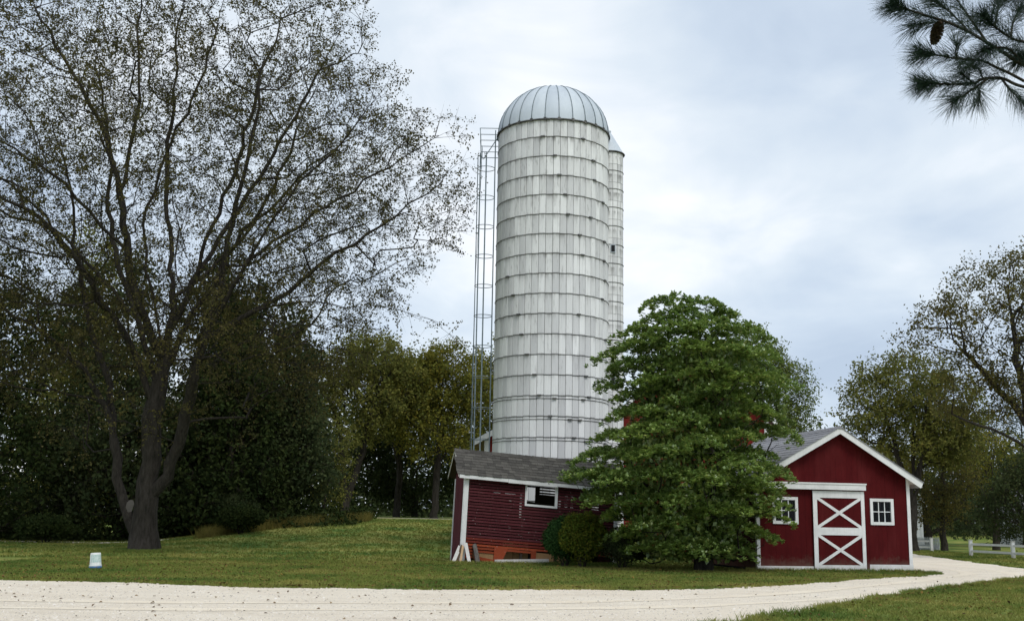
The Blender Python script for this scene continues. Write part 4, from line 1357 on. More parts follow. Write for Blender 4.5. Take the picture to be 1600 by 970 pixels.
def big_maple():
    rg = np.random.default_rng(5)
    Y = 48.2
    base = np.array([-15.33, Y, 0.0])
    limbs = [
        [base + [0, 0, -0.3]] + px_path([(226, 800, Y), (236, 700, Y), (247, 610, Y), (262, 535, Y + 0.2), (270, 440, Y + 0.8), (262, 340, Y + 1.4), (262, 240, Y + 1.6), (275, 120, Y + 1.5), (290, -30, Y + 1.2)]),
        px_path([(240, 772, Y), (262, 742, Y - 0.15), (284, 672, Y - 0.6), (300, 600, Y - 1.5), (322, 530, Y - 2.1), (352, 470, Y - 2.7), (388, 408, Y - 3.2), (425, 345, Y - 3.6), (485, 270, Y - 4), (560, 190, Y - 4.2), (610, 120, Y - 4.4)]),
        px_path([(212, 838, Y), (190, 770, Y + 0.6), (179, 690, Y + 0.8), (164, 635, Y + 1.0), (112, 560, Y + 1.2), (45, 505, Y + 1.4), (-40, 465, Y + 1.6), (-140, 430, Y + 1.5)]),
        px_path([(322, 530, Y - 2.1), (395, 485, Y - 2.2), (470, 440, Y - 2.2), (525, 395, Y - 2.4), (600, 350, Y - 2.6), (665, 305, Y - 2.6), (722, 250, Y - 2.7)]),
        px_path([(255, 570, Y), (215, 470, Y - 1.0), (200, 395, Y - 1.6), (188, 300, Y - 2.0), (150, 180, Y - 2.4), (85, 70, Y - 2.8), (40, -30, Y - 3.0)]),
        px_path([(262, 535, Y), (300, 440, Y - 0.3), (335, 350, Y - 0.5), (370, 250, Y - 0.4), (400, 150, Y - 0.2), (440, 30, Y)]),
        px_path([(200, 395, Y - 1.6), (140, 330, Y - 2.4), (80, 270, Y - 3), (0, 220, Y - 3.5), (-90, 180, Y - 3.8)]),
        px_path([(230, 520, Y + 0.2), (160, 440, Y + 1.5), (100, 370, Y + 2.4), (20, 290, Y + 3.2), (-80, 230, Y + 3.6)]),
        px_path([(265, 470, Y + 0.6), (330, 420, Y + 2.0), (420, 330, Y + 3.4), (500, 250, Y + 4.2), (590, 190, Y + 4.8)]),
        px_path([(300, 440, Y - 0.3), (390, 300, Y + 0.5), (450, 200, Y + 1.0), (510, 90, Y + 1.4), (540, 20, Y + 1.6)]),
        px_path([(395, 485, Y - 2.2), (470, 470, Y - 3.0), (560, 480, Y - 3.6), (640, 490, Y - 3.8), (700, 520, Y - 4.0)]),
        px_path([(243, 640, Y), (205, 540, Y - 0.6), (160, 470, Y - 1.6), (115, 400, Y - 2.6), (60, 340, Y - 3.4), (-10, 300, Y - 4.2)]),
        px_path([(250, 600, Y), (290, 510, Y + 0.9), (330, 450, Y + 1.8), (370, 380, Y + 2.8), (430, 290, Y + 3.6), (470, 190, Y + 4.2), (500, 120, Y + 4.6)]),
        px_path([(256, 560, Y), (240, 470, Y + 0.2), (225, 350, Y + 0.2), (245, 285, Y + 0.2), (270, 220, Y), (320, 110, Y - 0.2), (350, 0, Y - 0.3)]),
        px_path([(300, 600, Y - 1.5), (330, 500, Y - 2.4), (352, 400, Y - 3.2), (372, 300, Y - 4.0), (400, 190, Y - 4.6), (410, 90, Y - 5)]),
        px_path([(388, 408, Y - 3.2), (450, 365, Y - 3.4), (530, 310, Y - 3.2), (610, 262, Y - 3.0), (680, 215, Y - 2.8)]),
        px_path([(179, 690, Y + 0.8), (170, 600, Y + 1.6), (140, 500, Y + 2.6), (120, 400, Y + 3.4), (110, 290, Y + 4.0), (80, 190, Y + 4.4)]),
        px_path([(248, 610, Y), (222, 520, Y + 1.0), (190, 430, Y + 2.0), (170, 330, Y + 2.8), (170, 220, Y + 3.4), (150, 90, Y + 3.8)]),
        px_path([(188, 300, Y - 2.0), (215, 180, Y - 2.2), (215, 60, Y - 2.4), (220, -60, Y - 2.5)]),
    ]
    c = np.array([-15.8, 48.2, 15.4]); rad = np.array([14.4, 9.2, 13.0])
    n = 5600
    d = rand_dirs(rg, n); r_ = (0.28 + 0.72 * rg.random(n) ** 0.55)[:, None]
    pts = c + d * r_ * rad
    # ragged outline: thin out by a coarse noise of direction
    lob = np.sin(d[:, 0] * 7 + 1.3) * np.cos(d[:, 2] * 6 - 0.4) + 0.6 * np.sin(d[:, 1] * 9 + d[:, 0] * 4)
    pts = pts[(r_[:, 0] < 0.88 + 0.10 * lob)]
    low = 4.5 + 1.6 * np.sin(pts[:, 0] * 0.9) * np.cos(pts[:, 1] * 0.7)
    pts = pts[(pts[:, 2] > low)]
    pts = pts[~((np.hypot(pts[:, 0] - base[0], pts[:, 1] - base[1]) < 3.5) & (pts[:, 2] < 8))]
    root, sk, rd = make_tree('maple_tree', 'huge many-limbed maple with thinning olive-brown leaves on the lawn', base, limbs, pts, 0.53, 'leaf_maple', 'bark_grey', 6,
                             bf=0.22, twigs=6, tw_len=(0.4, 1.15), leaves=14, bare=(0.72, 0.40), leaf_size=(0.05, 0.125), leaf_w=0.75, spread=0.07, flare=0.6, droop=0.22, r_tip=0.0105, twig_r=0.007, wob=0.07)
    # sawn limb scar between the stems
    sp = at(203, 790, 47.4) - base
    MB().add([(x * 0.17, -0.03 * (1 - x * x - z * z), z * 0.26) for x, z in ((0, 0), (1, 0.3), (0.7, 0.9), (-0.1, 1.0), (-0.8, 0.5), (-1, -0.2), (-0.4, -1.0), (0.5, -0.9))],
             [(0, i, i % 7 + 1) for i in range(1, 8)]).build('sawn_scar', 'scar_wood', root, loc=tuple(sp))


big_maple()


def not_in_buildings(P):
    c, s = math.cos(R(11.5)), math.sin(R(11.5))
    dx, dy = P[:, 0] - 8.6, P[:, 1] - 39.5
    lx, ly = dx * c + dy * s, -dx * s + dy * c
    inb = (lx > -0.30) & (lx < 6.3) & (ly > -0.25) & (ly < 6.8) & (P[:, 2] < 5.2)
    c, s = math.cos(R(10.6)), math.sin(R(10.6))
    dx, dy = P[:, 0] + 1.69, P[:, 1] - 41.4
    lx, ly = dx * c + dy * s, -dx * s + dy * c
    inc = (lx > -0.3) & (lx < 6.15) & (ly > -0.3) & (ly < 2.9) & (P[:, 2] < 4.4)
    ins = np.hypot(P[:, 0] - SC[0], P[:, 1] - SC[1]) < 2.6
    return ~(inb | inc | ins) & (P[:, 2] > 0.05)


def magnolia():
    rg = np.random.default_rng(21)
    Y0 = 38.4
    base = np.array([6.55, Y0, 0.0])
    # outline of the crown: height -> (left, right) measured across
    prof = [(884, 1010, 1185), (860, 965, 1196), (820, 945, 1205), (780, 918, 1222), (745, 893, 1236), (715, 893, 1240), (690, 905, 1232), (665, 925, 1225), (640, 950, 1222), (600, 952, 1236),
            (560, 945, 1236), (530, 950, 1226), (505, 966, 1208), (485, 980, 1175), (470, 996, 1135)]
    zs = []; xl = []; xr = []
    for v, a, b in prof:
        v = v + 0.035 * (884 - v); a = a + 0.04 * (1070 - a); b = b + 0.045 * (1070 - b)
        pa = at(a, v, Y0); pb = at(b, v, Y0); zs.append(pa[2]); xl.append(pa[0]); xr.append(pb[0])
    zs = np.array(zs); xl = np.array(xl); xr = np.array(xr)
    ztop = at(1060, 479, Y0)[2]
    cl = []; cr = []
    tries = 0
    while len(cl) < 300 and tries < 60000:
        tries += 1
        z = 0.45 + (ztop - 0.45) * rg.random() ** 0.9
        L = np.interp(z, zs, xl); Rr = np.interp(z, zs, xr)
        cx = (L + Rr) / 2; hw = (Rr - L) / 2
        rr = rg.random() ** 0.3; a = rg.uniform(0, 2 * math.pi)
        if rr < 0.55 and z < ztop - 1.2: continue
        hw_ = hw * (1 + 0.10 * math.sin(3 * a + 1.7 * z) + 0.06 * math.sin(7 * a - 2.3 * z))
        hy = min(hw_, 3.9) * 0.92
        rad = rg.uniform(0.50, 1.10) * min(1, 0.45 + hw / 3.2)
        edge = 1 - 0.55 * rad / max(hw, 0.6)
        p = np.array([cx + math.cos(a) * hw_ * min(rr, edge), Y0 + math.sin(a) * hy * min(rr, edge), z - 0.12])
        if not not_in_buildings(p[None, :])[0]: continue
        if any(abs(p[2] - q[2]) < 0.60 and np.hypot(p[0] - q[0], p[1] - q[1]) < 0.70 * (rad + r2) for q, r2 in zip(cl, cr)): continue
        cl.append(p); cr.append(rad)
    cl = np.array(cl)
    limbs = [[base + [0, 0, -0.2], base + [0.05, 0, 1.2], base + [0.0, 0.1, 3.0], base + [0.1, 0.1, 5.5], base + [0, 0, 8.2]],
             [base + [0, 0, 0.5], base + [-1.0, -0.3, 1.8], base + [-2.2, -0.6, 3.0]],
             [base + [0, 0, 0.6], base + [0.9, -0.4, 1.7], base + [1.8, -0.7, 3.1]],
             [base + [0, 0, 0.8], base + [0.1, -1.1, 2.2], base + [0.2, -2.0, 3.6]],
             [base + [0, 0.1, 3.0], base + [-1.2, 0.2, 4.6], base + [-2.0, 0, 6.2]],
             [base + [0, 0.1, 3.2], base + [1.3, 0.1, 4.8], base + [2.2, -0.1, 6.4]]]
    root = empty('magnolia_tree', tuple(base), label='dense bright green magnolia in layered clumps between crib and small barn', cat='tree')
    sk = Skel()
    for i, l in enumerate(limbs): sk.path(l, rg, None if i == 0 else True, wob=0.04)
    grow(sk, cl - np.array([0, 0, 0.15]), 0.35, rg, step=0.4, wob=0.04)
    V, Q, rad, cnt = tree_wood(sk, 0.28, 0.012, 0.3)
    # each clump: a flat, uneven cushion of leaf rosettes
    allP = []; allD = []; allN = []; allL = []
    for p, rad_ in zip(cl, cr):
        out = np.array([p[0] - base[0], p[1] - Y0, 0]); out /= (np.linalg.norm(out) + 1e-6)
        nr = int(105 * rad_ ** 2 + 16)
        a = rg.uniform(0, 2 * math.pi, nr); r_ = np.sqrt(rg.random(nr))
        lob = 1 + 0.22 * np.sin(3 * a + rg.uniform(0, 6)) + 0.14 * np.sin(5 * a + rg.uniform(0, 6))
        ctr = np.stack([np.cos(a) * r_ * rad_ * lob, np.sin(a) * r_ * rad_ * lob, 0.38 * rad_ * (1 - r_ ** 2) + rg.normal(0, 0.055, nr)], 1) + p
        ctr[:, 2] -= 0.22 * ((ctr - p) @ out)
        k = 12
        C = np.repeat(ctr, k, axis=0)
        D = rand_dirs(rg, len(C)); D[:, 2] = np.abs(D[:, 2]) * 0.6 - 0.12
        D += 0.18 * out
        allP.append(C + rg.normal(0, 0.025, C.shape)); allD.append(D)
        allN.append(np.array([0, 0, 1.0]) + 0.5 * rand_dirs(rg, len(C))); allL.append(rg.uniform(0.085, 0.15, len(C)))
    # leaves on the inner twigs
    z = rg.uniform(0.4, ztop - 1.3, 16000); L = np.interp(z, zs, xl); Rr = np.interp(z, zs, xr)
    a = rg.uniform(0, 2 * math.pi, len(z)); rr = np.sqrt(rg.random(len(z))) * 0.66
    hw = (Rr - L) / 2
    P = np.stack([(L + Rr) / 2 + np.cos(a) * hw * rr, Y0 + np.sin(a) * np.minimum(hw, 3.9) * rr * 0.9, z], 1)
    allP.append(P); allD.append(rand_dirs(rg, len(P))); allN.append(rand_dirs(rg, len(P)) + [0, 0, 0.6]); allL.append(rg.uniform(0.14, 0.22, len(P)))
    P = np.concatenate(allP); D = np.concatenate(allD); Nn = np.concatenate(allN); Ls = np.concatenate(allL)
    ok = not_in_buildings(P)
    P, D, Nn, Ls = P[ok], D[ok], Nn[ok], Ls[ok]
    link_mesh('crown', leaf_mesh('crown', P - base, D, Nn, Ls, Ls * 0.68), 'leaf_magnolia', root)
    link_mesh('trunk', np_mesh('trunk', V - base, Q, None, True), 'bark_grey', root)


magnolia()


def shrub(name, label, c, rx, ry, h, mat, n, seed, size=(0.03, 0.055), lumps=16, group=None):
    rg = np.random.default_rng(seed)
    root = empty(name, (c[0], c[1], 0), label=label, cat='shrub', group=group)
    d = rand_dirs(rg, lumps); d[:, 2] = np.abs(d[:, 2])
    ctr = d * np.array([rx, ry, h * 0.55]) * 0.62 + np.array([0, 0, h * 0.42])
    k = rg.integers(0, lumps, n); dd = rand_dirs(rg, n)
    P = ctr[k] + dd * (0.75 + 0.3 * rg.random(n)[:, None] ** 0.7) * np.array([rx, ry, h * 0.5]) * 0.45
    P = np.concatenate([P, rand_dirs(rg, n // 3) * np.array([rx, ry, h * 0.5]) * rg.uniform(0.3, 0.85, (n // 3, 1)) + np.array([0, 0, h * 0.48])])
    P = P[(P[:, 2] > 0.02)]
    W = P + np.array([c[0], c[1], 0])
    P = P[not_in_buildings(W)]
    m = len(P); out = P - np.array([0, 0, h * 0.4])
    L = rg.uniform(*size, m)
    link_mesh('foliage', leaf_mesh('foliage', P, rand_dirs(rg, m) + out * 0.3, rand_dirs(rg, m) * 0.7 + out / (np.linalg.norm(out, axis=1, keepdims=True) + 1e-6), L, L * 0.7), mat, root)
    s = MB()
    for a in np.linspace(0, 5.2, 6):
        s.tube([(0.08 * math.cos(a), 0.08 * math.sin(a), -0.05), (0.25 * rx * math.cos(a), 0.25 * ry * math.sin(a), h * 0.3), (0.5 * rx * math.cos(a), 0.5 * ry * math.sin(a), h * 0.65)], [0.03, 0.022, 0.01], 5)
    s.build('stem', 'bark_dark', root)


shrub('shrub', 'rounded dark green shrub against the crib slats', (2.0, 40.2), 0.80, 0.75, 1.80, 'leaf_boxwood', 16000, 31, (0.05, 0.085))
shrub('shrub', 'yellow-green shrub between the dark shrub and the magnolia', (2.58, 39.75), 0.85, 0.75, 1.98, 'leaf_goldshrub', 13000, 32, (0.06, 0.10))
shrub('shrub', 'low dark shrub under the left side of the magnolia', (3.95, 39.6), 1.0, 0.8, 1.45, 'leaf_darkgreen', 9000, 33, (0.06, 0.11))


def wild_shrub(label, x, y, rx, h, mat, seed):
    root_z = tz(x, y)
    shrub('wild_shrub', label, (x, y), rx, rx * 0.9, h, mat, 5200, seed, (0.10, 0.18), 12, 'wild shrubs along the edge of the dark trees')
    o = [q for q in COL.objects if q.name.startswith('wild_shrub')][-1]
    o.location.z = root_z


wild_shrub('low dark wild shrub just right of the maple trunk', -14.6, 62.5, 1.3, 1.7, 'leaf_evergreen', 41)
wild_shrub('ragged olive wild shrub where the lawn starts to rise', -15.9, 66.0, 1.5, 2.4, 'leaf_darkgreen', 42)
wild_shrub('broad dark wild shrub left of the maple, behind the bucket', -24.5, 60.8, 1.7, 1.5, 'leaf_evergreen', 43)


# background trees: (name, label, x, y, list of crown blobs relative to base, trunk radius, leaf material, bark, crown points, seed, options)
def bg_tree(name, label, x, y, blobs, rb, leafmat, barkmat, npts, seed, group=None, limbs=None, trunk_h=None, **kw):
    rg = np.random.default_rng(seed)
    b = np.array([x, y, tz(x, y) - 0.1])
    B = [(x + q[0], y + q[1], b[2] + q[2], q[3], q[4], q[5]) for q in blobs]
    pts = blob_points(rg, npts, B)
    pts = pts[pts[:, 2] > b[2] + 0.4]
    top = max(q[2] for q in blobs)
    if limbs is None:
        th = trunk_h or top
        limbs = [[b, b + [0.1, 0, th * 0.35], b + [rg.normal(0, 0.3), rg.normal(0, 0.3), th * 0.7], b + [rg.normal(0, 0.5), rg.normal(0, 0.5), th]]]
        for q in blobs[:6]:
            e = np.array([q[0], q[1], q[2]]) + b
            s = b + [0, 0, th * rg.uniform(0.25, 0.5)]
            limbs.append([s, (s + e) / 2 + [0, 0, 0.3], e])
    o = dict(twigs=4, tw_len=(0.5, 1.1), leaves=8, leaf_size=(0.12, 0.21), spread=0.15, step=1.0, r_tip=0.014, twig_r=0.008, bf=0.3, flare=0.3)
    o.update(kw)
    return make_tree(name, label, b, limbs, pts, rb, leafmat, barkmat, seed, group=group, **o)


G1 = 'dark evergreens behind the maple'
cone = lambda h, r_, n=6, z0=1.2: [(0, 0, z0 + (h - z0) * (i + 0.45) / n, r_ * (1.08 - 0.92 * i / n), r_ * (1.08 - 0.92 * i / n), h / n * 0.85) for i in range(n)]
dense = dict(twigs=6, leaves=10, leaf_size=(0.20, 0.34), spread=0.22, tw_len=(0.5, 1.2), leaf_w=0.6, droop=0.3)
EV = [('at the left edge of the lawn, broadest', -30.5, 65.0, 16.0, 6.6), ('just left of the maple trunk', -23.4, 69.0, 17.0, 5.6), ('directly behind the maple trunk', -19.6, 72.5, 18.0, 5.0),
      ('right of the maple trunk, second from the open lawn', -17.0, 68.5, 14.5, 3.9), ('last one before the open lawn', -14.4, 72.5, 13.4, 3.4), ('behind the others, tallest', -29.5, 78.0, 21.0, 6.2), ('far behind the maple stems', -19.2, 81.0, 17.5, 4.6)]
for i, (w, x, y, h, r_) in enumerate(EV):
    rgv = np.random.default_rng(300 + i)
    shape = cone(h, r_, 6, (0.8, 2.2, 1.6, 1.0, 2.4, 1.5, 1.0)[i])
    shape = [(q[0] + rgv.normal(0, r_ * 0.16), q[1], q[2], q[3] * rgv.uniform(0.8, 1.15), q[4], q[5] * rgv.uniform(0.75, 1.1)) for q in shape]
    bg_tree('evergreen_tree', 'dark dense evergreen ' + w, x, y, shape, 0.32, ('leaf_evergreen', 'leaf_darkgreen', 'leaf_evergreen', 'leaf_evergreen', 'leaf_darkgreen', 'leaf_olive', 'leaf_evergreen')[i], 'bark_dark', 520, 100 + i, G1, trunk_h=h * 0.92, **dense)

G2 = 'olive trees beyond the rise of lawn'
bg_tree('olive_tree', 'olive-leaved tree with forked grey stems at the end of the lawn', -12.7, 89, [(0.6, 0, 8.6, 3.6, 3.2, 2.8), (3.2, 0, 10.0, 3.0, 3.0, 2.6), (-1.8, 0, 10.6, 2.6, 2.6, 2.4), (1.4, 0, 12.6, 3.0, 3.0, 2.0)], 0.34, 'leaf_olive', 'bark_grey', 540, 121, G2, twigs=6, leaves=9, leaf_size=(0.16, 0.27),
        limbs=[[(-12.7, 89, 1.4), (-12.8, 89, 4.0), (-13.3, 89, 7.5), (-13.8, 89, 11)], [(-12.75, 89, 2.2), (-12.0, 88.9, 5.0), (-11.3, 88.8, 8.0), (-10.6, 88.6, 12)], [(-12.75, 89, 3.0), (-13.9, 89, 5.5), (-14.6, 89, 9)]])
bg_tree('olive_tree', 'yellow-olive tree standing nearest left of the silo ladder', -5.9, 91, [(0, 0, 7.5, 3.6, 3.2, 3.0), (1.6, 0, 10.5, 3.2, 3.0, 2.8), (-1.6, 0, 10.6, 2.8, 2.8, 2.4), (0.4, 0, 12.4, 2.6, 2.6, 1.8)], 0.28, 'leaf_yellow', 'bark_grey', 560, 122, G2, twigs=6, leaves=9, leaf_size=(0.16, 0.27))
bg_tree('olive_tree', 'tall thin-crowned olive tree behind the forked stems', -9.4, 96, [(0, 0, 9.5, 3.2, 3.2, 3.2), (0.8, 0, 12.0, 2.8, 2.8, 2.2), (-2.6, 0, 13.0, 2.4, 2.4, 2.4)], 0.28, 'leaf_olive', 'bark_grey', 520, 123, G2, leaves=8, twigs=6, leaf_size=(0.16, 0.27))
bg_tree('olive_tree', 'dense dark olive tree half behind the silo', -1.2, 97, [(0, 0, 8, 4.2, 3.6, 4.5), (1.0, 0, 12.4, 3.6, 3.4, 3.0)], 0.35, 'leaf_olive', 'bark_dark', 560, 124, G2, twigs=6, leaves=9, leaf_size=(0.16, 0.27))
bg_tree('olive_tree', 'low shadowy tree in the gap under the olive crowns', -8.2, 100, [(0, 0, 4.2, 4.6, 3.0, 3.6), (-4.5, 0, 4.6, 3.6, 3.0, 3.6)], 0.26, 'leaf_darkgreen', 'bark_dark', 420, 125, G2, **dense)
bg_tree('olive_tree', 'bright yellow-green sapling beside the dark evergreens', -13.0, 80, [(0, 0, 3.2, 1.9, 1.8, 2.2), (0.5, 0, 5.2, 1.5, 1.5, 1.5)], 0.10, 'leaf_olive', 'bark_grey', 150, 126, G2)

G3 = 'trees to the right of the magnolia'
bg_tree('leafy_tree', 'fresh green tree showing above the magnolia right shoulder', 19.9, 84, [(-0.6, 0, 8.2, 3.4, 3.4, 3.6), (-1.6, 0, 13.4, 3.2, 3.0, 2.6), (0.9, 0, 11.4, 2.2, 2.2, 2.8)], 0.35, 'leaf_midgreen', 'bark_grey', 560, 131, G3, twigs=6, leaves=9)
bg_tree('leafy_tree', 'grey-green low tree beyond the small barn roof ridge', 22.0, 96, [(0, 0, 7.0, 3.6, 3.2, 3.0), (-3.4, 0, 6.6, 3.0, 3.0, 3.2)], 0.3, 'leaf_darkgreen', 'bark_dark', 380, 132, G3, twigs=5, leaves=7)
x2, y2 = 27.6, 78.0
bg_tree('leafy_tree', 'round-crowned olive and amber tree above the small barn roof', x2, y2, [(0, 0, 11.4, 3.6, 3.2, 2.4), (-2.4, 0, 9.6, 2.6, 2.6, 2.4), (2.6, 0, 10.0, 2.8, 2.8, 2.6), (0.6, 0, 8.2, 3.4, 3.0, 2.2), (2.6, 0, 7.2, 2.2, 2.2, 1.6)], 0.34, 'leaf_olive', 'bark_grey', 600, 133, G3, leaves=10, twigs=6, leaf_size=(0.14, 0.24),
        limbs=[[(x2, y2, 0), (x2, y2, 2.5), (x2 + 0.2, y2, 5.5), (x2 + 0.4, y2, 9), (x2 + 0.7, y2, 12)], [(x2, y2, 3.6), (x2 - 0.9, y2 - .2, 6.5), (x2 - 1.9, y2 - .2, 10)], [(x2, y2, 4.0), (x2 + 1.4, y2 + .2, 7), (x2 + 2.8, y2 + .2, 10.5)], [(x2, y2, 3.0), (x2 + 0.5, y2 - .8, 6.0), (x2 + 0.8, y2 - 1.6, 10)]])
y3 = 57.0
tb = np.array([26.9, y3, -0.1])
bg_tree('leafy_tree', 'tall open-branched tree leaning in from the right edge', 26.9, y3, [(-1.5, 0, 13.2, 3.6, 3.4, 2.4), (-4.6, 0, 11.4, 2.4, 2.2, 1.9), (1.2, 0, 14.2, 3.2, 3.2, 2.2), (-3.2, 0, 8.6, 2.6, 2.4, 2.0), (2.8, 0, 10.8, 3.0, 3.0, 3.2), (-0.4, 0, 10.4, 2.6, 2.6, 2.4)], 0.42, 'leaf_brown', 'bark_grey', 560, 134, G3, leaves=10, twigs=6, leaf_size=(0.10, 0.18), tw_len=(0.4, 0.9),
        limbs=[[tb, tb + [0, 0, 3], tb + [-0.3, 0, 6.0], tb + [-0.8, 0, 9], tb + [-1.2, 0, 13.6]], [tb + [-0.2, 0, 5.2], tb + [-2.0, -0.4, 6.3], tb + [-4.0, -0.6, 7.0], tb + [-5.2, -0.6, 7.6]],
               [tb + [-0.3, 0, 6.6], tb + [-1.8, 0.3, 8.6], tb + [-3.4, 0.5, 10.6], tb + [-4.6, 0.6, 11.8]], [tb + [-0.2, 0, 5.8], tb + [1.2, 0, 8.5], tb + [2.6, 0, 12]]])
bg_tree('leafy_tree', 'brownish slim tree between the two white rail fences', 31.6, 83, [(0, 0, 5.6, 2.6, 2.4, 3.2), (0.6, 0, 8.4, 2.2, 2.2, 2.0), (-0.6, 0, 3.4, 2.0, 1.8, 1.6)], 0.22, 'leaf_brown', 'bark_dark', 330, 135, G3, twigs=5)
bg_tree('leafy_tree', 'dark round tree behind the right-hand rail fence', 33.0, 72, [(0, 0, 3.4, 2.9, 2.6, 2.5), (0.8, 0, 4.9, 2.3, 2.2, 1.6), (-1.4, 0, 3.2, 1.7, 1.7, 1.8)], 0.26, 'leaf_darkgreen', 'bark_dark', 420, 136, G3, twigs=5, leaves=7, leaf_size=(0.13, 0.22))
bg_tree('leafy_tree', 'yellow autumn tree above the dark round tree', 37.5, 88, [(0, 0, 6.6, 3.2, 3.0, 2.6), (-2.2, 0, 7.6, 2.2, 2.2, 1.6)], 0.25, 'leaf_yellow', 'bark_dark', 320, 137, G3, twigs=4)
bg_tree('leafy_tree', 'dark blue-green tree at the far right edge', 45.0, 99, [(0, 0, 9.0, 5.0, 4.0, 4.4), (-4.6, 0, 8.2, 4.0, 3.6, 3.8)], 0.4, 'leaf_darkgreen', 'bark_dark', 560, 138, G3, twigs=5, leaves=7)
bg_tree('leafy_tree', 'amber-leaved tree right behind the small barn gable', 28.8, 92, [(0, 0, 4.6, 3.4, 3.0, 3.4), (2.4, 0, 6.6, 2.8, 2.6, 2.0)], 0.25, 'leaf_yellow', 'bark_dark', 340, 139, G3, twigs=5)
bg_tree('leafy_tree', 'dark tree closing the view beside the white house', 38.0, 104, [(0, 0, 5.5, 5.5, 3.5, 5.0), (6, 0, 5.0, 4.5, 3.5, 4.5), (-5, 0, 7.0, 3.6, 3.2, 3.4)], 0.35, 'leaf_darkgreen', 'bark_dark', 560, 140, G3, twigs=5, leaves=7)


def undergrowth():
    rg = np.random.default_rng(77)
    # dark brush under the left trees
    n = 26000
    x = rg.uniform(-48, -9.5, n); y = 65.0 + rg.random(n) ** 1.2 * 14 + 1.3 * np.sin(x * 0.55) + 0.35 * np.clip(x + 22, 0, 20) + rg.normal(0, 0.6, n)
    h = 1.2 + 0.9 * np.sin(x * 0.9) * np.cos(y * 0.7) + 0.5 * np.sin(x * 2.3)
    z = terrain(x, y) + rg.random(n) * np.clip(h + 0.9 * np.sin(x * 0.37 + 2), 0.15, 3.4)
    P = np.stack([x, y, z], 1); L = rg.uniform(0.16, 0.30, n)
    link_mesh('undergrowth', leaf_mesh('undergrowth', P, rand_dirs(rg, n), rand_dirs(rg, n) + [0, 0, .4], L, L * 0.6), 'leaf_evergreen', kind='stuff', label='dark brush under the trees behind the maple')
    # far woods closing every gap
    n = 120000
    x = rg.uniform(-105, 115, n); y = rg.uniform(128, 152, n)
    h = 9.5 + 4 * (1 - sstep(-45, -20, x)) + 4.5 * (1 - sstep(-4, 12, x)) + 2.0 * np.sin(x * 0.21) + 1.6 * np.sin(x * 0.53 + 1) + 1.0 * np.sin(x * 1.3)
    z = terrain(x, y) + h * rg.random(n) ** 1.15
    k = rg.random(n) < 0.25
    y[k] -= rg.uniform(4, 12, k.sum()); z[k] = terrain(x[k], y[k]) + 4.5 * rg.random(k.sum()) ** 1.3
    P = np.stack([x, y, z], 1); L = rg.uniform(0.36, 0.75, n)
    link_mesh('far_woods', leaf_mesh('far_woods', P, rand_dirs(rg, n), rand_dirs(rg, n) + [0, 0, .3], L, L * 0.7), 'leaf_darkgreen', kind='stuff', label='distant wood closing the view behind all the trees')


undergrowth()


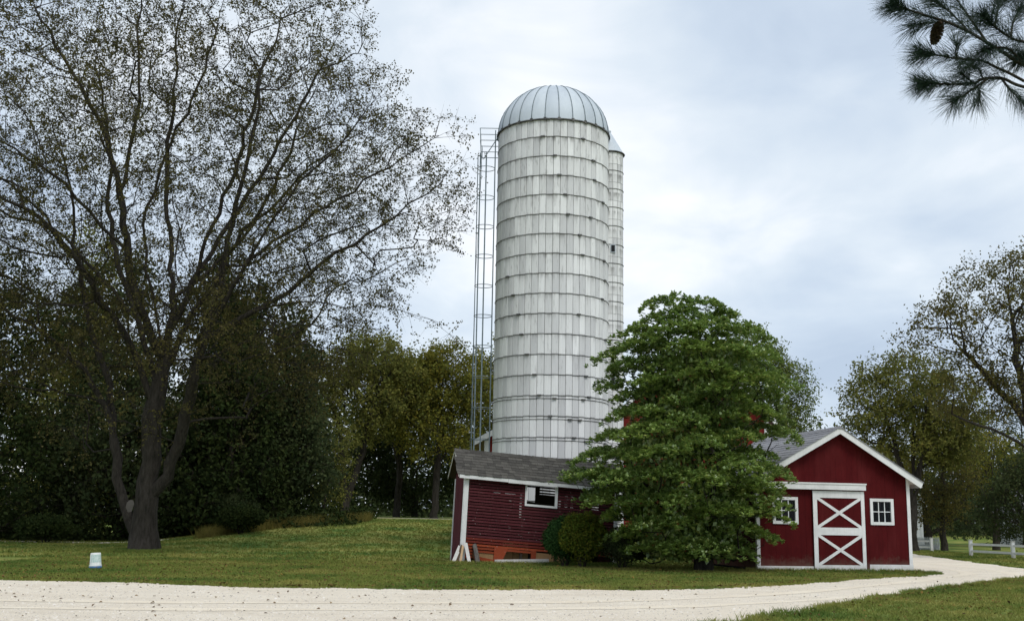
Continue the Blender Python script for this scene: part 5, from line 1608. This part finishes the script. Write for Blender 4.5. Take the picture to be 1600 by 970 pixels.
def grass():
    rg = np.random.default_rng(9)
    def tufts(n, xr, yr, hgt, mat, name, label, mask=None, w=0.012, lean=0.6, per=3):
        x = rg.uniform(*xr, n); y = rg.uniform(*yr, n)
        ok = ~in_poly(x, y, ROAD_D)
        P0 = np.stack([x, y, np.full(n, 1.0)], 1)
        ok &= not_in_buildings(P0)
        if mask is not None: ok &= mask(x, y)
        x, y = x[ok], y[ok]; n = len(x)
        x = np.repeat(x, per) + rg.normal(0, 0.03, n * per); y = np.repeat(y, per) + rg.normal(0, 0.03, n * per); n = len(x)
        z = terrain(x, y)
        h = rg.uniform(hgt[0], hgt[1], n)
        a = rg.uniform(0, math.pi, n); dx = np.cos(a) * w * rg.uniform(.7, 1.5, n); dy = np.sin(a) * w
        b = rg.normal(0, lean, (n, 2)) * h[:, None]
        V = np.empty((n, 3, 3))
        V[:, 0] = np.stack([x - dx, y - dy, z - 0.005], 1); V[:, 1] = np.stack([x + dx, y + dy, z - 0.005], 1)
        V[:, 2] = np.stack([x + b[:, 0], y + b[:, 1], z + h], 1)
        link_mesh(name, np_mesh(name, V.reshape(-1, 3), None, np.arange(n * 3).reshape(n, 3)), mat, kind='stuff', label=label)
    inview = lambda x, y: (np.abs(x) < 0.50 * y + 2)
    tufts(95000, (-16, 16), (18, 42), (0.03, 0.075), 'blade', 'lawn_grass', 'short mown grass of the near lawn', inview)
    tufts(42000, (-32, 30), (40, 80), (0.05, 0.10), 'blade', 'far_grass', 'short grass of the farther lawn', inview, w=0.03)
    # taller grass along walls, tree foot and the far edge of the lawn
    c, s = math.cos(R(11.5)), math.sin(R(11.5)); c2, s2 = math.cos(R(10.6)), math.sin(R(10.6))
    def wallside(x, y):
        lx, ly = (x - 8.6) * c + (y - 39.5) * s, -(x - 8.6) * s + (y - 39.5) * c
        a = (ly > -0.55) & (ly < 0) & (lx > -0.5) & (lx < 6)
        kx, ky = (x + 1.69) * c2 + (y - 41.4) * s2, -(x + 1.69) * s2 + (y - 41.4) * c2
        b_ = (ky > -1.0) & (ky < 0) & (kx > -0.6) & (kx < 6)
        t = (np.hypot(x + 15.33, y - 48.2) < 1.7)
        return a | b_ | t
    tufts(160000, (-18, 15), (38, 50), (0.06, 0.16), 'blade', 'edge_grass', 'untrimmed grass along walls and trunk', wallside, w=0.014)
    tufts(16000, (-16.5, -9.2), (60, 80), (0.25, 0.75), 'tall_grass', 'tall_grass', 'tall dry grass where the lawn meets the dark trees', lambda x, y: np.abs(y - (61.5 + 2.2 * (x + 16))) < 1.4 + 0.6 * np.sin(x * 3), w=0.012, lean=0.35)
    # loose stones on the driveway
    n = 26000
    y = 16.5 + 30 * rg.random(n) ** 1.6; x = rg.uniform(-1, 1, n) * (0.5 * y + 2)
    ok = in_poly(x, y, ROAD_D); x, y = x[ok], y[ok]; n = len(x)
    r_ = rg.uniform(0.008, 0.022, n) * np.where(rg.random(n) < 0.04, 2.0, 1.0)
    V = np.empty((n, 5, 3)); a0 = rg.uniform(0, 6.28, n)
    for k in range(4):
        rr = r_ * rg.uniform(0.7, 1.3, n)
        V[:, k] = np.stack([x + rr * np.cos(a0 + k * 1.57), y + rr * np.sin(a0 + k * 1.57), np.full(n, 0.004)], 1)
    V[:, 4] = np.stack([x, y, 0.006 + r_ * rg.uniform(0.5, 1.0, n)], 1)
    i = np.arange(n)[:, None] * 5
    T = np.concatenate([i + np.array(q) for q in ((0, 1, 4), (1, 2, 4), (2, 3, 4), (3, 0, 4))])
    link_mesh('gravel_stones', np_mesh('gravel_stones', V.reshape(-1, 3), None, T), 'stone', kind='stuff', label='loose limestone chips on the driveway')
    # taller uneven tufts and weeds along the driveway edge and here and there on the lawn
    seg = ROAD_D[(ROAD_D[:, 0] > -16) & (ROAD_D[:, 0] < 17) & (ROAD_D[:, 1] > 17)]
    c0 = seg[rg.integers(0, len(seg), 5000)] + rg.normal(0, 0.13, (5000, 2))
    c1 = np.stack([rg.uniform(-16, 16, 2500), rg.uniform(18, 44, 2500)], 1)
    c1 = c1[~in_poly(c1[:, 0], c1[:, 1], ROAD_D)]
    cc = np.concatenate([c0, c1]); cc = cc[not_in_buildings(np.stack([cc[:, 0], cc[:, 1], np.ones(len(cc))], 1))]
    m = 7; P = np.repeat(cc, m, axis=0) + rg.normal(0, 0.035, (len(cc) * m, 2)); n = len(P)
    h = np.repeat(rg.uniform(0.04, 0.13, len(cc)), m) * rg.uniform(.6, 1.2, n); a = rg.uniform(0, math.pi, n); w_ = 0.011
    b = rg.normal(0, .55, (n, 2)) * h[:, None]; V = np.empty((n, 3, 3)); z = terrain(P[:, 0], P[:, 1])
    V[:, 0] = np.stack([P[:, 0] - np.cos(a) * w_, P[:, 1] - np.sin(a) * w_, z], 1); V[:, 1] = np.stack([P[:, 0] + np.cos(a) * w_, P[:, 1] + np.sin(a) * w_, z], 1)
    V[:, 2] = np.stack([P[:, 0] + b[:, 0], P[:, 1] + b[:, 1], z + h], 1)
    link_mesh('grass_tufts', np_mesh('grass_tufts', V.reshape(-1, 3), None, np.arange(n * 3).reshape(n, 3)), 'blade', kind='stuff', label='rough grass tufts along the driveway edge')
    # fallen leaves
    n = 5200
    x = np.concatenate([rg.uniform(-15, 16, n), rg.normal(-11, 7, 2600)]); y = np.concatenate([rg.uniform(16.5, 40, n), rg.uniform(20, 48, 2600)])
    # a band of litter along the driveway edge
    seg = ROAD_D[(ROAD_D[:, 0] > -16) & (ROAD_D[:, 0] < 15) & (ROAD_D[:, 1] > 24)]
    e = seg[rg.integers(0, len(seg), 5000)] + rg.normal(0, 0.10, (5000, 2)) + [0, 0.06]
    x = np.concatenate([x, e[:, 0]]); y = np.concatenate([y, e[:, 1]])
    road = in_poly(x, y, ROAD_D)
    keep = (~road) | (rg.random(len(x)) < np.where(x < -1, 0.20, 0.06)); x, y, road = x[keep], y[keep], road[keep]
    k = not_in_buildings(np.stack([x, y, np.ones(len(x))], 1)); x, y, road = x[k], y[k], road[k]
    P = np.stack([x, y, terrain(x, y) + np.where(road, 0.014, 0.05)], 1); m = len(P)
    D = rand_dirs(rg, m); D[:, 2] *= 0.25
    L = rg.uniform(0.035, 0.085, m)
    link_mesh('fallen_leaves', leaf_mesh('fallen_leaves', P, D, rand_dirs(rg, m) * 0.4 + [0, 0, 1], L, L * 0.8, 0.25), 'leaf_litter', kind='stuff', label='brown leaves scattered on grass and gravel')


grass()


# ------------------------------------------------------------------ pine leaning in at the upper right
def pine():
    rg = np.random.default_rng(41)
    Yp = 6.2
    base = np.array([4.7, 6.9, 0.0])
    root = empty('pine_tree', tuple(base), label='long-needled pine reaching in at the upper right corner', cat='tree')
    zf = lambda x, y: (1350 + x / 4.408, y / 4.408)
    def zp(x, y, dy=0.0):
        u, v = zf(x, y); return at(u, v, Yp + dy)
    tr = [base + [0, 0, -0.2], base + [0.02, 0, 3], base + [-0.03, 0.02, 6], base + [0, 0, 9.5], base + [0, 0, 12]]
    join1 = np.array([4.62, 6.85, 4.55]); join2 = np.array([4.62, 6.85, 4.25]); join3 = np.array([4.65, 6.9, 5.1])
    br = [
        ([join1, zp(1420, 560, .3), zp(1102, 450, .1), zp(1000, 390, .05), zp(840, 290), zp(720, 220), zp(560, 150, -.05), zp(380, 95, -.1), zp(200, 30, -.15)], 0.020),
        ([join2, zp(1500, 660, .25), zp(1102, 600, .1), zp(950, 540, .05), zp(820, 545), zp(750, 575), zp(580, 580, -.05), zp(400, 572, -.08)], 0.016),
        ([zp(1102, 560, .1), zp(1000, 505, .05), zp(910, 465), zp(830, 425), zp(720, 410), zp(640, 405, -.04), zp(500, 380, -.06), zp(390, 362, -.08)], 0.012),
        ([zp(850, 545), zp(770, 600, -.02), zp(700, 650, -.05), zp(620, 695, -.08)], 0.009),
        ([zp(950, 545, .05), zp(1000, 610, .02), zp(1060, 670, 0), zp(1120, 720, -.03)], 0.010),
        ([join3, zp(1300, 330, .4), zp(1102, 290, .2), zp(1010, 262, .15), zp(900, 185, .1), zp(820, 110, .05)], 0.014),
        ([zp(850, 300), zp(760, 170, .05), zp(690, 70, .1), zp(640, 0, .12), zp(600, -90, .15)], 0.010),
        ([zp(640, 400, -.04), zp(632, 350, -.06), zp(640, 300, -.08)], 0.007),
        ([zp(720, 220), zp(640, 130, .05), zp(560, 60, .05), zp(480, 0, .05)], 0.008),
        ([zp(1010, 262, .15), zp(1030, 150, .2), zp(1080, 50, .25)], 0.009),
        ([zp(900, 185, .1), zp(920, 80, .15), zp(930, 0, .2)], 0.008),
        ([zp(1102, 450, .1), zp(1000, 340, 0), zp(900, 330, -.05), zp(840, 340, -.1)], 0.008),
        ([zp(820, 545), zp(790, 480, .06), zp(740, 450, .1)], 0.006),
        ([zp(750, 575), zp(700, 530, -.05), zp(660, 500, -.08)], 0.006),
        ([zp(560, 150, -.05), zp(430, 160, -.02), zp(340, 180, -.02)], 0.006),
        ([zp(1300, 330, .4), zp(1180, 380, .2), zp(1060, 400, .1)], 0.007),
        ([zp(780, 600, -.02), zp(800, 640, 0), zp(780, 700, 0)], 0.006),
        ([join3 + [0, 0, .25], zp(1500, 50, .4), zp(1250, -40, .3), zp(1000, -60, .2)], 0.014),
    ]
    # boughs above the frame and on the far side
    for z, a, L in ((6.2, 2.6, 1.9), (6.6, 0.3, 2.2), (7.4, 1.4, 1.9), (7.9, 4.2, 1.8), (8.8, 2.9, 1.5), (9.6, 0.8, 1.3), (10.5, 3.6, 1.0), (5.6, 5.6, 2.2)):
        d = np.array([math.cos(a), math.sin(a), 0.15])
        s = base + [0, 0, z]
        br.append(([s, s + d * L * 0.5, s + d * L + [0, 0, 0.2]], 0.022))
        for k in (-0.6, 0.6):
            d2 = np.array([math.cos(a + k), math.sin(a + k), 0.2]); br.append(([s + d * L * 0.5, s + d * L * 0.5 + d2 * L * 0.45], 0.010))
    w = MB(); w.tube([p - base for p in tr], [0.24, 0.21, 0.16, 0.09, 0.03], 12)
    NP = []; ND = []; NL = []
    for pts, r_ in br:
        P = [pts[0]] + [np.asarray(p) for p in pts] + [2 * pts[-1] - pts[-2]]
        sm = []
        for i in range(1, len(P) - 2):
            for j in range(5):
                t = j / 5; p0, p1, p2, p3 = P[i - 1], P[i], P[i + 1], P[i + 2]
                sm.append(0.5 * ((2 * p1) + (-p0 + p2) * t + (2 * p0 - 5 * p1 + 4 * p2 - p3) * t * t + (-p0 + 3 * p1 - 3 * p2 + p3) * t ** 3))
        sm.append(P[-2]); sm = np.array(sm)
        m = len(sm)
        w.tube([p - base for p in sm], [0.62 * r_ * (1 - 0.65 * i / (m - 1)) + 0.002 for i in range(m)], 5)
        # needles: dense brush on the last stretch, sparser further back
        seg = np.linalg.norm(np.diff(sm, axis=0), axis=1); cum = np.concatenate([[0], np.cumsum(seg)]); tot = cum[-1]
        reach = min(tot * 0.9, 0.60)
        n = int(560 * reach / 0.4)
        s_ = tot - np.abs(rg.power(0.75, n) * reach)
        s_[: n // 3] = tot - rg.random(n // 3) * 0.10
        pos = np.stack([np.interp(s_, cum, sm[:, k]) for k in range(3)], 1)
        ahead = np.stack([np.interp(np.minimum(s_ + 0.02, tot), cum, sm[:, k]) - np.interp(np.maximum(s_ - 0.02, 0), cum, sm[:, k]) for k in range(3)], 1)
        ahead /= (np.linalg.norm(ahead, axis=1, keepdims=True) + 1e-9)
        rd = rand_dirs(rg, n); rd -= (rd * ahead).sum(1, keepdims=True) * ahead; rd /= (np.linalg.norm(rd, axis=1, keepdims=True) + 1e-9)
        sprd = rg.uniform(0.35, 1.35, (n, 1))
        dn = ahead + rd * sprd + np.array([0, 0, -0.15]); dn /= np.linalg.norm(dn, axis=1, keepdims=True)
        NP.append(pos); ND.append(dn); NL.append(rg.uniform(0.11, 0.175, n))
    w.build('trunk', 'bark_dark', root, True)
    NP = np.concatenate(NP); ND = np.concatenate(ND); NL = np.concatenate(NL); n = len(NP)
    S = np.cross(ND, rand_dirs(rg, n)); S /= np.linalg.norm(S, axis=1, keepdims=True)
    wd = 0.0011
    bend = np.array([0, 0, -0.012]) + rg.normal(0, 0.010, (n, 3))
    V = np.empty((n, 5, 3))
    mid = NP + ND * NL[:, None] * 0.55
    V[:, 0] = NP - S * wd; V[:, 1] = NP + S * wd; V[:, 2] = mid + S * wd; V[:, 3] = mid - S * wd; V[:, 4] = NP + ND * NL[:, None] + bend
    V -= base
    i = np.arange(n)[:, None] * 5
    link_mesh('needles', np_mesh('needles', V.reshape(-1, 3), i + np.array([0, 1, 2, 3]), i + np.array([3, 2, 4])), 'needle', root)
    # cone hanging from the first bough
    a = zp(525, 150, -0.06); b = zp(478, 305, -0.06); ax = b - a; L = np.linalg.norm(ax); ax /= L
    s = np.cross(ax, [0, 1, 0]); s /= np.linalg.norm(s); u = np.cross(s, ax)
    cm = MB(); cm.tube([a - base, b - base], [0.012, 0.006], 6)
    for k in range(70):
        t = 0.05 + 0.92 * k / 70; ang = k * 2.39996
        r_ = 0.036 * math.sin(math.pi * (0.12 + 0.85 * t)) ** 0.7 + 0.004
        d = s * math.cos(ang) + u * math.sin(ang); c_ = a + ax * L * t
        sd = np.cross(d, ax); tip = c_ + d * r_ + ax * 0.012
        cm.add([c_ - sd * 0.006 - base, c_ + sd * 0.006 - base, c_ + d * r_ * 0.8 + sd * 0.013 - base, tip - base, c_ + d * r_ * 0.8 - sd * 0.013 - base, c_ + d * r_ * 0.75 + ax * 0.012 - base],
               [(0, 1, 2, 5), (0, 5, 4), (2, 3, 5), (3, 4, 5)])
    cm.build('pine_cone', 'cone_scale', root)


pine()
